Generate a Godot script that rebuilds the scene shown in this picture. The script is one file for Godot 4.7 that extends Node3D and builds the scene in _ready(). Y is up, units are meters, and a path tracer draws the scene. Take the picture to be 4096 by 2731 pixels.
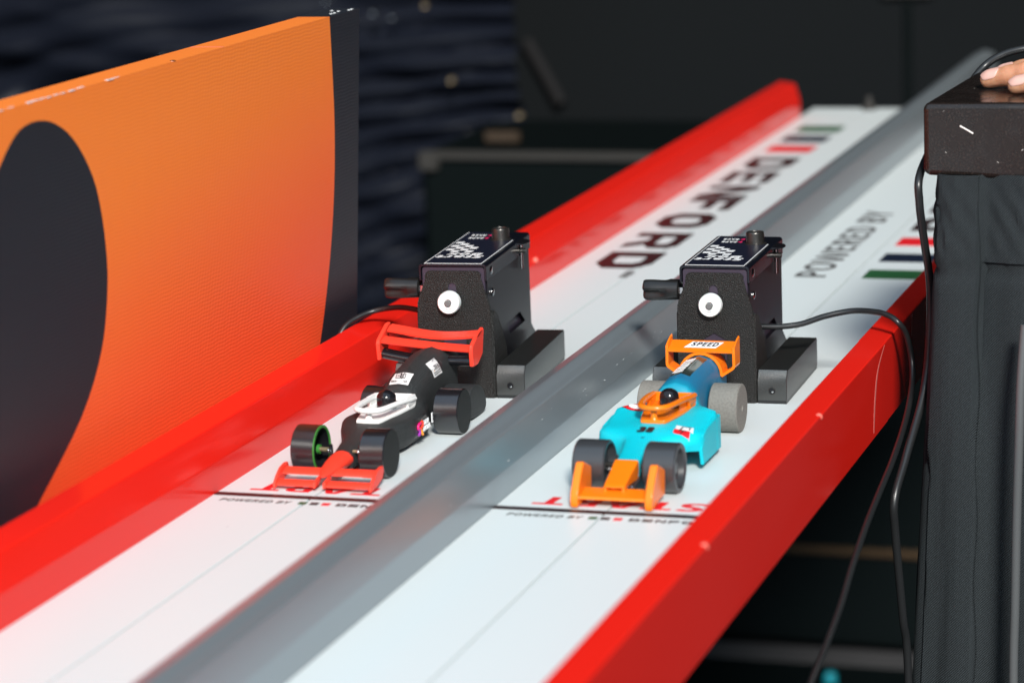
extends Node3D
# All lengths in the builders are millimetres; meshes are committed in metres.
const MM := 0.001
var org := Vector3.ZERO            # base of the thing being built, in mm
var taken := {}
var M := {}

# ---------------------------------------------------------------- mesh builder
class MB:
	var v := PackedVector3Array()
	var uv := PackedVector2Array()
	var col := PackedColorArray()
	func tri(a: Vector3, b: Vector3, c: Vector3) -> void:
		if (b - a).cross(c - a).length_squared() > 1e-12:
			v.append(a); v.append(b); v.append(c)
	func quad(a: Vector3, b: Vector3, c: Vector3, d: Vector3) -> void:
		tri(a, b, c); tri(a, c, d)
	func close(from: int) -> void:          # make the solid added since «from» face outwards (clockwise)
		var s := 0.0
		var o := v[from] if v.size() > from else Vector3.ZERO
		for i in range(from, v.size(), 3):
			s += (v[i] - o).dot((v[i + 1] - o).cross(v[i + 2] - o))
		if s > 0.0:
			for i in range(from, v.size(), 3):
				var t := v[i + 1]
				v[i + 1] = v[i + 2]; v[i + 2] = t
	func cap(ring: PackedVector3Array) -> void:
		var n := Vector3.ZERO
		for i in ring.size():
			var a := ring[i]
			var b := ring[(i + 1) % ring.size()]
			n += a.cross(b)
		if n.length() < 1e-9: return
		n = n.normalized()
		var x := n.cross(Vector3.UP if absf(n.y) < 0.9 else Vector3.RIGHT).normalized()
		var y := n.cross(x)
		var flat := PackedVector2Array()
		for p in ring: flat.append(Vector2(p.dot(x), p.dot(y)))
		var idx := Geometry2D.triangulate_polygon(flat)
		if idx.is_empty():
			var c := Vector3.ZERO
			for p in ring: c += p / ring.size()
			for i in ring.size(): tri(c, ring[i], ring[(i + 1) % ring.size()])
			return
		# give every cap triangle the turn of the ring
		for i in range(0, idx.size(), 3):
			var a := ring[idx[i]]
			var b := ring[idx[i + 1]]
			var c := ring[idx[i + 2]]
			if (b - a).cross(c - a).dot(n) < 0: tri(a, c, b)
			else: tri(a, b, c)
	func loft(rings: Array, capped := true, closed_ring := true) -> MB:
		var from := v.size()
		for k in rings.size() - 1:
			var a: PackedVector3Array = rings[k]
			var b: PackedVector3Array = rings[k + 1]
			var n := a.size()
			for i in (n if closed_ring else n - 1):
				var j := (i + 1) % n
				quad(a[i], a[j], b[j], b[i])
		if capped:
			var first: PackedVector3Array = rings[0].duplicate()
			first.reverse()
			cap(first)
			cap(rings[rings.size() - 1])
			close(from)
		return self
	static func inset(p: PackedVector2Array, d: float) -> PackedVector2Array:
		var area := 0.0
		for i in p.size(): area += p[i].cross(p[(i + 1) % p.size()])
		var s := 1.0 if area > 0 else -1.0
		var out := PackedVector2Array()
		for i in p.size():
			var a := (p[i] - p[i - 1]).normalized()
			var b := (p[(i + 1) % p.size()] - p[i]).normalized()
			var na := Vector2(-a.y, a.x) * s
			var nb := Vector2(-b.y, b.x) * s
			var m := na + nb
			var k := m.length_squared()
			out.append(p[i] + (m * (2.0 * d / k) if k > 0.5 else na * d))
		return out
	static func put(q: Vector2, d: float, axis: String) -> Vector3:
		if axis == "x": return Vector3(d, q.y, q.x)     # polygon drawn in (z, y)
		if axis == "y": return Vector3(q.x, d, q.y)     # polygon drawn in (x, z)
		return Vector3(q.x, q.y, d)                     # polygon drawn in (x, y)
	func prism(p: PackedVector2Array, axis: String, a: float, b: float, bevel := 0.0, steps := 1) -> MB:
		var rings := []
		var levels := []
		if bevel > 0.0:
			for k in steps + 1:
				var t := PI / 2 * k / steps
				levels.append([minf(a, b) + bevel * (1 - sin(t)), bevel * (1 - cos(t))])
			levels.reverse()
			var up := levels.duplicate()
			up.reverse()
			for l in up: levels.append([minf(a, b) + maxf(a, b) - l[0], l[1]])
		else:
			levels = [[a, 0.0], [b, 0.0]]
		for l in levels:
			var ring := PackedVector3Array()
			for q in (inset(p, l[1]) if l[1] > 0.0 else p): ring.append(put(q, l[0], axis))
			rings.append(ring)
		return loft(rings)
	func box(c: Vector3, s: Vector3, bevel := 0.0) -> MB:
		var h := s / 2
		var q := PackedVector2Array()
		if bevel > 0:
			var e := bevel * 0.999
			for k in [[1, 1], [-1, 1], [-1, -1], [1, -1]]:
				var one := Vector2(c.x + k[0] * h.x, c.z + k[1] * (h.z - e))
				var two := Vector2(c.x + k[0] * (h.x - e), c.z + k[1] * h.z)
				if k[0] * k[1] > 0: q.append(one); q.append(two)
				else: q.append(two); q.append(one)
		else:
			q = PackedVector2Array([Vector2(c.x + h.x, c.z + h.z), Vector2(c.x - h.x, c.z + h.z), Vector2(c.x - h.x, c.z - h.z), Vector2(c.x + h.x, c.z - h.z)])
		return prism(q, "y", c.y - h.y, c.y + h.y, bevel * 0.6)
	func lathe(profile: PackedVector2Array, at: Transform3D, segs := 40) -> MB:      # (radius, height) along at's y
		var from := v.size()
		for k in profile.size() - 1:
			var p := profile[k]
			var q := profile[k + 1]
			for i in segs:
				var t := TAU * i / segs
				var u := TAU * (i + 1) / segs
				quad(at * Vector3(p.x * cos(t), p.y, p.x * sin(t)), at * Vector3(p.x * cos(u), p.y, p.x * sin(u)), at * Vector3(q.x * cos(u), q.y, q.x * sin(u)), at * Vector3(q.x * cos(t), q.y, q.x * sin(t)))
		close(from)
		return self
	static func smooth(pts: PackedVector3Array, steps: int) -> PackedVector3Array:
		var out := PackedVector3Array()
		for i in pts.size() - 1:
			var p0 := pts[maxi(i - 1, 0)]
			var p3 := pts[mini(i + 2, pts.size() - 1)]
			for k in steps: out.append(pts[i].cubic_interpolate(pts[i + 1], p0, p3, float(k) / steps))
		out.append(pts[pts.size() - 1])
		return out
	func tube(pts: PackedVector3Array, r: float, segs := 12, steps := 8, flat := 1.0) -> MB:
		var line := smooth(pts, steps)
		var rings := []
		var up := Vector3.UP
		for i in line.size():
			var d := (line[mini(i + 1, line.size() - 1)] - line[maxi(i - 1, 0)]).normalized()
			if i == 0 and absf(d.y) > 0.9: up = Vector3.RIGHT
			var x := up.cross(d).normalized()
			up = d.cross(x).normalized()
			var ring := PackedVector3Array()
			for k in segs: ring.append(line[i] + x * r * cos(TAU * k / segs) + up * r * flat * sin(TAU * k / segs))
			rings.append(ring)
		return loft(rings)
	func mesh(m: Material, shift: Vector3, angle := 42.0) -> ArrayMesh:
		var n := v.size()
		var face := PackedVector3Array()
		var cells := {}
		for i in range(0, n, 3):
			var f := (v[i + 2] - v[i]).cross(v[i + 1] - v[i])
			face.append(f)
			for k in 3:
				var key := Vector3i((v[i + k] * 2000.0).round())
				if not cells.has(key): cells[key] = PackedInt32Array()
				var list: PackedInt32Array = cells[key]
				list.append(i / 3)
				cells[key] = list
		var limit := cos(deg_to_rad(angle))
		var normals := PackedVector3Array()
		normals.resize(n)
		var pos := PackedVector3Array()
		pos.resize(n)
		for i in n:
			var own := face[i / 3].normalized()
			var s := Vector3.ZERO
			var list: PackedInt32Array = cells[Vector3i((v[i] * 2000.0).round())]
			for f in list:
				if face[f].normalized().dot(own) > limit: s += face[f]
			normals[i] = s.normalized() if s.length_squared() > 0 else own
			pos[i] = (v[i] - shift) * MM
		var arrays := []
		arrays.resize(Mesh.ARRAY_MAX)
		arrays[Mesh.ARRAY_VERTEX] = pos
		arrays[Mesh.ARRAY_NORMAL] = normals
		if uv.size() == n: arrays[Mesh.ARRAY_TEX_UV] = uv
		if col.size() == n: arrays[Mesh.ARRAY_COLOR] = col
		var out := ArrayMesh.new()
		out.add_surface_from_arrays(Mesh.PRIMITIVE_TRIANGLES, arrays)
		out.surface_set_material(0, m)
		return out

func P(list: Array) -> PackedVector2Array:       # [x0, y0, x1, y1, ...]
	var out := PackedVector2Array()
	for i in range(0, list.size(), 2): out.append(Vector2(list[i], list[i + 1]))
	return out
func P3(list: Array) -> PackedVector3Array:
	var out := PackedVector3Array()
	for i in range(0, list.size(), 3): out.append(Vector3(list[i], list[i + 1], list[i + 2]))
	return out
func rrect(cx: float, cy: float, w: float, h: float, r: float, n := 4) -> PackedVector2Array:
	var out := PackedVector2Array()
	for k in 4:
		var c := Vector2(cx + (w / 2 - r) * [1, -1, -1, 1][k], cy + (h / 2 - r) * [1, 1, -1, -1][k])
		for i in n + 1: out.append(c + Vector2.from_angle(PI / 2 * (k + float(i) / n)) * r)
	return out
func oval(cx: float, cy: float, rx: float, ry: float, n := 32) -> PackedVector2Array:
	var out := PackedVector2Array()
	for i in n: out.append(Vector2(cx + rx * cos(TAU * i / n), cy + ry * sin(TAU * i / n)))
	return out
func axis_x(at: Vector3) -> Transform3D:         # lathe axis along +x
	return Transform3D(Basis(Vector3(0, -1, 0), Vector3(1, 0, 0), Vector3(0, 0, 1)), at)
func axis_z(at: Vector3) -> Transform3D:         # lathe axis along +z
	return Transform3D(Basis(Vector3(1, 0, 0), Vector3(0, 0, 1), Vector3(0, -1, 0)), at)
func axis_y(at: Vector3) -> Transform3D:
	return Transform3D(Basis.IDENTITY, at)

# ---------------------------------------------------------------- scene helpers
func numbered(called: String) -> String:
	var k: int = taken.get(called, 0)
	taken[called] = k + 1
	return called if k == 0 else "%s_%03d" % [called, k]
func tag(o: Node3D, label := "", category := "", group := "", kind := "") -> void:
	if label: o.set_meta("label", label)
	if category: o.set_meta("category", category)
	if group: o.set_meta("group", group)
	if kind: o.set_meta("kind", kind)
func thing(called: String, base: Vector3, label: String, category: String, group := "") -> Node3D:
	var o := Node3D.new()
	o.name = numbered(called)
	add_child(o)
	o.position = base * MM
	org = base
	tag(o, label, category, group)
	return o
func part(parent: Node3D, called: String, b: MB, m: Material, angle := 42.0) -> MeshInstance3D:
	var o := MeshInstance3D.new()
	var k := 0
	var n := called
	while parent.has_node(n):
		k += 1
		n = "%s_%03d" % [called, k]
	o.name = n
	o.mesh = b.mesh(m, org, angle)
	parent.add_child(o, true)
	return o
func solo(called: String, b: MB, m: Material, label: String, category: String, base: Vector3, kind := "", angle := 42.0) -> MeshInstance3D:
	org = base
	var o := part(self, called, b, m, angle)
	o.position = base * MM
	tag(o, label, category, "", kind)
	return o
# flat lettering: centre, the vector along the whole line and the vector of its height, all in mm
func text(parent: Node3D, called: String, words: String, c: Vector3, along: Vector3, up: Vector3, m: Material, font := "Droid Sans", weight := 700, slant := 0.0, depth := 0.1) -> void:
	var f := SystemFont.new()
	f.font_names = PackedStringArray([font])
	f.font_weight = weight
	var t := TextMesh.new()
	t.font = f
	t.font_size = 64
	t.pixel_size = 0.01
	t.depth = 0.1
	t.curve_step = 1.5
	t.text = words
	t.material = m
	var box := t.get_aabb()
	var o := MeshInstance3D.new()
	var k := 0
	var n := called
	while parent.has_node(n):
		k += 1
		n = "%s_%03d" % [called, k]
	o.name = n
	o.mesh = t
	var bx := along / box.size.x * MM
	var by := (up + along.normalized() * slant * up.length()) / box.size.y * MM
	var bz := along.cross(up).normalized() * depth / box.size.z * MM
	var basis := Basis(bx, by, bz)
	o.transform = Transform3D(basis, (c - org) * MM - basis * box.get_center())
	parent.add_child(o, true)

# ---------------------------------------------------------------- materials
func lin(r: float, g: float, b: float) -> Color:
	return Color(r, g, b).linear_to_srgb()
func mat(called: String, c: Color, rough := 0.5, metal := 0.0, spec := 0.5) -> StandardMaterial3D:
	var m := StandardMaterial3D.new()
	m.resource_name = called
	m.albedo_color = c.linear_to_srgb()
	m.roughness = rough
	m.metallic = metal
	m.metallic_specular = spec
	M[called] = m
	return m
func noise(freq: float, seed_: int, size := 512, bump := 0.0, ramp: Array = [], type := FastNoiseLite.TYPE_SIMPLEX, octaves := 3) -> NoiseTexture2D:
	var f := FastNoiseLite.new()
	f.noise_type = type
	f.seed = seed_
	f.frequency = freq
	f.fractal_octaves = octaves
	var t := NoiseTexture2D.new()
	t.width = size
	t.height = size
	t.seamless = true
	t.noise = f
	if bump > 0.0:
		t.as_normal_map = true
		t.bump_strength = bump
	if ramp.size():
		var g := Gradient.new()
		g.offsets = PackedFloat32Array(ramp[0])
		g.colors = PackedColorArray(ramp[1])
		t.color_ramp = g
	return t
func tri_map(m: StandardMaterial3D, per_metre: float) -> void:
	m.uv1_triplanar = true
	m.uv1_triplanar_sharpness = 4.0
	m.uv1_scale = Vector3.ONE * per_metre
func weave(twill: bool) -> Image:
	var im := Image.create(128, 128, false, Image.FORMAT_L8)
	for y in 128:
		for x in 128:
			var h := 0.0
			if twill: h = 0.5 + 0.5 * sin(TAU * (x + y) / 16.0) * (0.75 + 0.25 * sin(TAU * (x - y * 3) / 32.0))
			else: h = 0.5 + 0.16 * sin(TAU * x / 16.0) + 0.30 * sin(TAU * y / 16.0 + 0.6 * sin(TAU * x / 128.0))
			im.set_pixel(x, y, Color(h, h, h))
	return im
func bumped(im: Image, strength: float) -> ImageTexture:
	var c := im.duplicate()
	c.convert(Image.FORMAT_RGBA8)
	c.bump_map_to_normal_map(strength)
	return ImageTexture.create_from_image(c)

func materials() -> void:
	var grain := noise(0.09, 3, 512, 9.0, [], FastNoiseLite.TYPE_SIMPLEX, 2)
	var fine := noise(0.16, 5, 512, 5.0, [], FastNoiseLite.TYPE_SIMPLEX, 2)
	var smudge := noise(0.012, 8, 512, 0.0, [[0.0, 0.45, 0.7, 1.0], [Color(0.55, 0.55, 0.55), Color(0.7, 0.7, 0.7), Color(0.95, 0.95, 0.95), Color(1, 1, 1)]], FastNoiseLite.TYPE_SIMPLEX, 5)
	var fleck := noise(0.08, 13, 1024, 0.0, [[0.0, 0.62, 0.74, 0.84, 1.0], [Color(0.42, 0.42, 0.42), Color(0.47, 0.47, 0.47), Color(0.54, 0.54, 0.54), Color(0.85, 0.85, 0.85), Color(1, 1, 1)]], FastNoiseLite.TYPE_SIMPLEX, 2)
	mat("deck", Color(0.665, 0.725, 0.73), 0.38)
	mat("deck_edge", Color(0.42, 0.42, 0.42), 0.6)
	mat("rail", Color(0.75, 0.016, 0.009), 0.18, 0.0, 0.34)
	mat("divider", Color(0.27, 0.31, 0.335), 0.29, 0.5, 0.5)
	mat("red_print", Color(0.72, 0.012, 0.02), 0.4)
	mat("black_print", Color(0.025, 0.012, 0.014), 0.4)
	mat("grey_print", Color(0.10, 0.10, 0.10), 0.4)
	mat("navy_print", Color(0.006, 0.012, 0.03), 0.4)
	mat("green_print", Color(0.02, 0.10, 0.035), 0.4)
	mat("white_print", Color(0.75, 0.76, 0.76), 0.45)
	mat("pink_print", Color(0.75, 0.02, 0.12), 0.45)
	mat("scuff", Color(0.55, 0.13, 0.11), 0.8)
	mat("pale_scratch", Color(0.75, 0.70, 0.66), 0.8)
	mat("black_coat", Color(0.085, 0.085, 0.08), 0.42, 0.0, 0.4)
	M.black_coat.albedo_texture = fleck
	M.black_coat.normal_enabled = true; M.black_coat.normal_texture = grain; M.black_coat.normal_scale = 1.0; tri_map(M.black_coat, 22.0)
	mat("anodised", Color(0.007, 0.0065, 0.009), 0.34, 0.1, 0.35)
	mat("anodised_face", Color(0.045, 0.035, 0.055), 0.42, 0.3)
	mat("lid_black", Color(0.005, 0.006, 0.010), 0.2)
	mat("label_navy", Color(0.010, 0.012, 0.024), 0.3)
	mat("steel_block", Color(0.12, 0.123, 0.12), 0.34, 0.9)
	M.steel_block.normal_enabled = true; M.steel_block.normal_texture = fine; M.steel_block.normal_scale = 0.07; tri_map(M.steel_block, 10.0)
	mat("steel_dark", Color(0.10, 0.095, 0.09), 0.3, 0.85)
	mat("chrome", Color(0.72, 0.72, 0.72), 0.15, 1.0)
	mat("nylon", Color(0.78, 0.79, 0.78), 0.38)
	M.nylon.subsurf_scatter_enabled = true; M.nylon.subsurf_scatter_strength = 0.1
	mat("gloss_black", Color(0.008, 0.008, 0.010), 0.16)
	mat("knob_black", Color(0.010, 0.010, 0.010), 0.3)
	mat("rubber", Color(0.014, 0.015, 0.016), 0.34)
	mat("foam_black", Color(0.105, 0.12, 0.125), 0.5, 0.0, 0.4)
	M.foam_black.normal_enabled = true; M.foam_black.normal_texture = grain; M.foam_black.normal_scale = 0.9; M.foam_black.albedo_texture = fleck; tri_map(M.foam_black, 26.0)
	mat("tyre_black", Color(0.008, 0.008, 0.010), 0.25, 0.0, 0.75)
	mat("tyre_face", Color(0.020, 0.023, 0.023), 0.6, 0.0, 0.3)
	M.tyre_face.normal_enabled = true; M.tyre_face.normal_texture = fine; M.tyre_face.normal_scale = 0.7; tri_map(M.tyre_face, 26.0)
	mat("tyre_grey", Color(0.030, 0.033, 0.037), 0.32, 0.0, 0.6)
	mat("foam_grey", Color(0.20, 0.195, 0.175), 0.9)
	M.foam_grey.normal_enabled = true; M.foam_grey.normal_texture = fine; M.foam_grey.normal_scale = 0.45
	M.foam_grey.albedo_texture = noise(0.05, 21, 512, 0.0, [[0.0, 0.5, 1.0], [Color(0.85, 0.85, 0.85), Color(0.95, 0.95, 0.95), Color(1, 1, 1)]], FastNoiseLite.TYPE_SIMPLEX, 4); tri_map(M.foam_grey, 18.0)
	mat("red_plastic", Color(0.86, 0.050, 0.026), 0.36)
	M.red_plastic.normal_enabled = true; M.red_plastic.normal_texture = fine; M.red_plastic.normal_scale = 0.2; tri_map(M.red_plastic, 30.0)
	mat("white_plastic", Color(0.80, 0.80, 0.78), 0.42)
	mat("orange_paint", Color(0.82, 0.185, 0.006), 0.24)
	M.orange_paint.normal_enabled = true; M.orange_paint.normal_texture = noise(0.02, 31, 256, 2.0); M.orange_paint.normal_scale = 0.12; tri_map(M.orange_paint, 20.0)
	mat("teal_paint", Color(1, 1, 1), 0.42, 0.0, 0.32)
	M.teal_paint.vertex_color_use_as_albedo = true
	M.teal_paint.normal_enabled = true; M.teal_paint.normal_texture = fine; M.teal_paint.normal_scale = 0.16; tri_map(M.teal_paint, 20.0)
	mat("green_plastic", Color(0.035, 0.20, 0.030), 0.4)
	mat("brass", Color(0.42, 0.33, 0.20), 0.4, 0.7)
	mat("paper", Color(0.72, 0.71, 0.70), 0.5)
	mat("label_black", Color(0.013, 0.013, 0.014), 0.4)
	mat("magenta_print", Color(0.75, 0.01, 0.16), 0.4)
	mat("violet_print", Color(0.35, 0.04, 0.42), 0.4)
	mat("flame_print", Color(0.85, 0.06, 0.03), 0.4)
	mat("amber_print", Color(0.90, 0.32, 0.02), 0.4)
	mat("mirror_print", Color(0.05, 0.075, 0.065), 0.12, 0.6)
	var canvas := bumped(weave(false), 3.0)
	mat("board_print", Color(1, 1, 1), 0.40)
	M.board_print.vertex_color_use_as_albedo = true
	M.board_print.normal_enabled = true; M.board_print.normal_texture = canvas; M.board_print.normal_scale = 0.28; tri_map(M.board_print, 62.0)
	mat("board_dark", Color(0.016, 0.019, 0.026), 0.42)
	M.board_dark.normal_enabled = true; M.board_dark.normal_texture = canvas; M.board_dark.normal_scale = 0.28; tri_map(M.board_dark, 62.0)
	mat("cloth", Color(0.070, 0.084, 0.092), 0.8, 0.0, 0.2)
	M.cloth.normal_enabled = true; M.cloth.normal_texture = bumped(weave(true), 6.0); M.cloth.normal_scale = 0.9
	M.cloth.albedo_texture = ImageTexture.create_from_image(cloth_tone()); tri_map(M.cloth, 90.0)
	pass
	mat("cap_black", Color(0.075, 0.060, 0.055), 0.22)
	M.cap_black.roughness_texture = smudge; M.cap_black.roughness = 0.3
	M.cap_black.albedo_texture = noise(0.06, 41, 1024, 0.0, [[0.0, 0.66, 0.78, 1.0], [Color(0.42, 0.41, 0.41), Color(0.46, 0.44, 0.43), Color(0.62, 0.58, 0.55), Color(1, 0.96, 0.92)]], FastNoiseLite.TYPE_SIMPLEX, 5); tri_map(M.cap_black, 9.0)
	mat("skin", Color(0.52, 0.25, 0.145), 0.5)
	M.skin.subsurf_scatter_enabled = true; M.skin.subsurf_scatter_strength = 0.25
	M.skin.albedo_texture = noise(0.02, 51, 512, 0.0, [[0.0, 0.5, 1.0], [Color(0.93, 0.87, 0.84), Color(0.98, 0.965, 0.95), Color(1, 1, 1)]], FastNoiseLite.TYPE_SIMPLEX, 4)
	M.skin.normal_enabled = true; M.skin.normal_texture = fine; M.skin.normal_scale = 0.25; tri_map(M.skin, 22.0)
	mat("nail", Color(0.62, 0.37, 0.31), 0.3)
	mat("sheet", Color(0.0055, 0.0072, 0.013), 0.42, 0.0, 0.34)
	mat("case_dark", Color(0.0022, 0.0042, 0.0045), 0.6, 0.0, 0.18)
	mat("case_panel", Color(0.0055, 0.0068, 0.0078), 0.65, 0.0, 0.2)
	mat("alu_trim", Color(0.045, 0.043, 0.040), 0.5, 0.4)
	mat("warm_trim", Color(0.035, 0.022, 0.012), 0.5)
	mat("floor", Color(0.0022, 0.0024, 0.0026), 0.9, 0.0, 0.08)
	M.floor.albedo_texture = noise(0.02, 61, 512, 0.0, [[0.0, 1.0], [Color(0.6, 0.6, 0.6), Color(1, 1, 1)]]); tri_map(M.floor, 1.0)
	mat("tent", Color(0.004, 0.005, 0.0055), 0.9, 0.0, 0.12)
	mat("teal_bit", Color(0.0, 0.20, 0.25), 0.5)
	mat("shirt", Color(0.03, 0.03, 0.035), 0.9)
func cloth_tone() -> Image:
	var im := Image.create(128, 128, false, Image.FORMAT_RGB8)
	var rng := RandomNumberGenerator.new()
	rng.seed = 77
	for y in 128:
		for x in 128:
			var h := 0.62 + 0.2 * sin(TAU * (x + y) / 16.0) * 0.7 + rng.randf_range(-0.2, 0.2)
			if rng.randf() < 0.03: h = 1.0
			im.set_pixel(x, y, Color(h, h, h))
	return im

# squared block capitals as printed on the lanes: corner, vector along the letter, vector up
const CAPS := {
	"D": [[0, 0, 0.72, 0, 1, 0.22, 1, 0.78, 0.72, 1, 0, 1], [0.29, 0.25, 0.6, 0.25, 0.71, 0.35, 0.71, 0.65, 0.6, 0.75, 0.29, 0.75]],
	"O": [[0.25, 0, 0.75, 0, 1, 0.22, 1, 0.78, 0.75, 1, 0.25, 1, 0, 0.78, 0, 0.22], [0.38, 0.25, 0.62, 0.25, 0.71, 0.35, 0.71, 0.65, 0.62, 0.75, 0.38, 0.75, 0.29, 0.65, 0.29, 0.35]],
	"E": [[0, 0, 1, 0, 1, 0.22, 0.26, 0.22, 0.26, 0.4, 0.95, 0.4, 0.95, 0.6, 0.26, 0.6, 0.26, 0.78, 1, 0.78, 1, 1, 0, 1]],
	"N": [[0, 0, 0.25, 0, 0.25, 0.62, 0.72, 0, 1, 0, 1, 1, 0.75, 1, 0.75, 0.38, 0.28, 1, 0, 1]],
	"F": [[0, 0, 0.26, 0, 0.26, 0.38, 0.9, 0.38, 0.9, 0.6, 0.26, 0.6, 0.26, 0.78, 1, 0.78, 1, 1, 0, 1]],
	"R": [[0, 0, 0.26, 0, 0.26, 0.32, 0.5, 0.32, 0.72, 0, 1, 0, 0.77, 0.36, 1, 0.5, 1, 0.84, 0.85, 1, 0, 1], [0.26, 0.53, 0.68, 0.53, 0.74, 0.58, 0.74, 0.72, 0.68, 0.78, 0.26, 0.78]]}
func capital(parent: Node3D, called: String, letter: String, at: Vector3, along: Vector3, up: Vector3, m: Material) -> void:
	var q: Array = CAPS[letter]
	var ring := PackedVector2Array()
	for p in P(q[0]): ring.append(p)
	if q.size() > 1:         # cut the counter in through a hairline from the first corner
		var inner := P(q[1])
		inner.reverse()
		var start := 0
		for i in inner.size():
			if inner[i].distance_to(ring[0]) < inner[start].distance_to(ring[0]): start = i
		var a0 := ring[0]
		var i0 := inner[start]
		var aside := (ring[ring.size() - 1] - a0).normalized() * 0.004
		ring.append(a0 + aside)
		ring.append(i0 + aside)
		for i in range(1, inner.size()): ring.append(inner[(start + i) % inner.size()])
		ring.append(i0)
	var n := along.cross(up).normalized() * 0.08
	var a := PackedVector3Array()
	var b := PackedVector3Array()
	for p in ring:
		a.append(at + along * p.x + up * p.y - n)
		b.append(at + along * p.x + up * p.y + n)
	part(parent, called, MB.new().loft([a, b]), m, 20.0)

# ---------------------------------------------------------------- the track
func race_track() -> void:
	var t := thing("race_track", Vector3(0, -12, 0), "white two lane model race track with red side rails and grey divider", "race track")
	var far := -1432.0
	var near := 1500.0
	for lane in [[-140.0, -88.3], [-87.1, -10.2], [8.2, 64.1], [65.3, 140.0]]:
		part(t, "deck_panel", MB.new().box(Vector3((lane[0] + lane[1]) / 2, -4, (far + near) / 2), Vector3(lane[1] - lane[0], 8, near - far), 0.4), M.deck)
	part(t, "deck_base", MB.new().box(Vector3(0, -10.2, (far + near) / 2), Vector3(279, 4, near - far)), M.deck_edge)
	# rails, each two lengths butted together
	for s in [[-1.0, 19.5, far + 60, near], [1.0, 15.6, far, -246.0], [1.0, 15.6, -246.0, near]]:
		var p := PackedVector2Array()
		var wd: float = s[1]
		for q in P([0, -11.9, 0, 14.5, 0.3, 16.2, 4.4, 30.3, 4.9, 31.1, 5.8, 31.5, wd - 1.4, 33.7, wd - 0.4, 33.7, wd, 33.0, wd, -11.4, wd - 0.5, -11.9]): p.append(Vector2(s[0] * (140 + q.x), q.y))
		if s[0] > 0: p = P([140, -11.9, 140, 33.0, 140.4, 33.7, 141.0, 33.9, 140 + wd - 1.0, 33.9, 140 + wd - 0.4, 33.7, 140 + wd, 33.0, 140 + wd, -11.4, 140 + wd - 0.5, -11.9])
		if s[3] < 0: for i in p.size(): p[i].x -= 0.35
		part(t, "rail", MB.new().prism(p, "z", s[2], s[3], 0.0), M.rail)
	for q in [[155.6, 33.9, -73.4, 0], [155.6, 33.9, 156.4, 0], [-139.9, 18.1, -536.6, 1]]:
		var x := Transform3D(Basis(Vector3(0, 0, 1), -0.9 if q[3] == 0 else -PI / 2), Vector3(q[0] - (1.2 if q[3] == 0 else 0.0), q[1] - (1.0 if q[3] == 0 else 0.0), q[2]))
		part(t, "rivet", MB.new().lathe(P([0, -1, 1.9, -1, 1.9, 0.5, 1.4, 1.2, 0.7, 1.6, 0, 1.65]), x, 16), mat("rivet_red", Color(0.80, 0.16, 0.12), 0.25))
	var dv := P([-17, -2, -17, 26.8, -16.4, 27.5, -7.4, 31.5, -6.4, 31.9, -5.2, 32.0, -3.8, 31.7, -1.6, 30.8, 0.4, 30.2, 3.4, 29.9, 4.2, 29.5, 4.7, 28.7, 7.9, 14.2, 8.2, 13.0, 8.2, -2])
	part(t, "divider", MB.new().prism(dv, "z", -1640, near, 0.0), M.divider, 50.0)
	var y := 0.12
	# start line and its lettering, once per lane
	for lane in [[-139.6, -10.4, -124.6, -132.3, -90.3], [8.4, 139.6, 25.3, 18.8, 59.7]]:
		part(t, "start_line", MB.new().box(Vector3((lane[0] + lane[1]) / 2, y, 1.0), Vector3(lane[1] - lane[0], 0.16, 5.6)), M.black_print)
		text(t, "start_lettering", "START", Vector3(lane[2] + 42.5, y, -15.0), Vector3(-85, 0, 0), Vector3(0, 0, 14), M.red_print, "Droid Sans", 700, 0.12)
		text(t, "small_lettering", "POWERED BY", Vector3(lane[3] + 18.7, y, 11.2), Vector3(37.5, 0, 0), Vector3(0, 0, -4.6), M.grey_print, "Droid Sans", 700, 0.15)
		var x: float = lane[4]
		for m in ["green_print", "black_print", "red_print"]:
			part(t, "logo_block", MB.new().box(Vector3(x + 2.0, y, 11.2), Vector3(4.2, 0.16, 4.2)), M[m])
			x += 6.2
		for k in 7: capital(t, "small_lettering", "DENFORD"[k], Vector3(x + 1.4 + 6.5 * k, y, 13.4), Vector3(5.2, 0, 0), Vector3(0, 0, -4.4), M.black_print)
	# long lettering along the lanes
	var d := 0.0
	for k in 7:
		var c: float = [-1083.0, -1008.0, -932.0, -873.0, -798.0, -714.0, -636.5][k]
		var ln: float = [61.0, 55.0, 62.0, 50.0, 62.0, 61.0, 61.0][k]
		capital(t, "lane_lettering", "DENFORD"[k], Vector3(-123.5, y, c - ln / 2), Vector3(0, 0, ln), Vector3(41, 0, 0), M.black_print)
	for q in [[-1165.0, "red_print"], [-1226.0, "navy_print"], [-1288.0, "green_print"]]:
		part(t, "logo_block", MB.new().box(Vector3(-103, y, q[0]), Vector3(41, 0.16, 38)), M[q[1]])
	text(t, "lane_lettering", "www.denford.com", Vector3(-88.5, y, -585), Vector3(0, 0, 24), Vector3(9, 0, 0), M.grey_print, "Droid Sans", 400)
	text(t, "lane_lettering", "POWERED BY", Vector3(37.0, y, -721), Vector3(0, 0, -262), Vector3(-22, 0, 0), M.grey_print, "Droid Sans", 700)
	for q in [[-605.0, "green_print"], [-665.5, "navy_print"], [-728.0, "red_print"]]:
		part(t, "logo_block", MB.new().box(Vector3(93.5, y, q[0]), Vector3(41, 0.16, 31)), M[q[1]])
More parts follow.
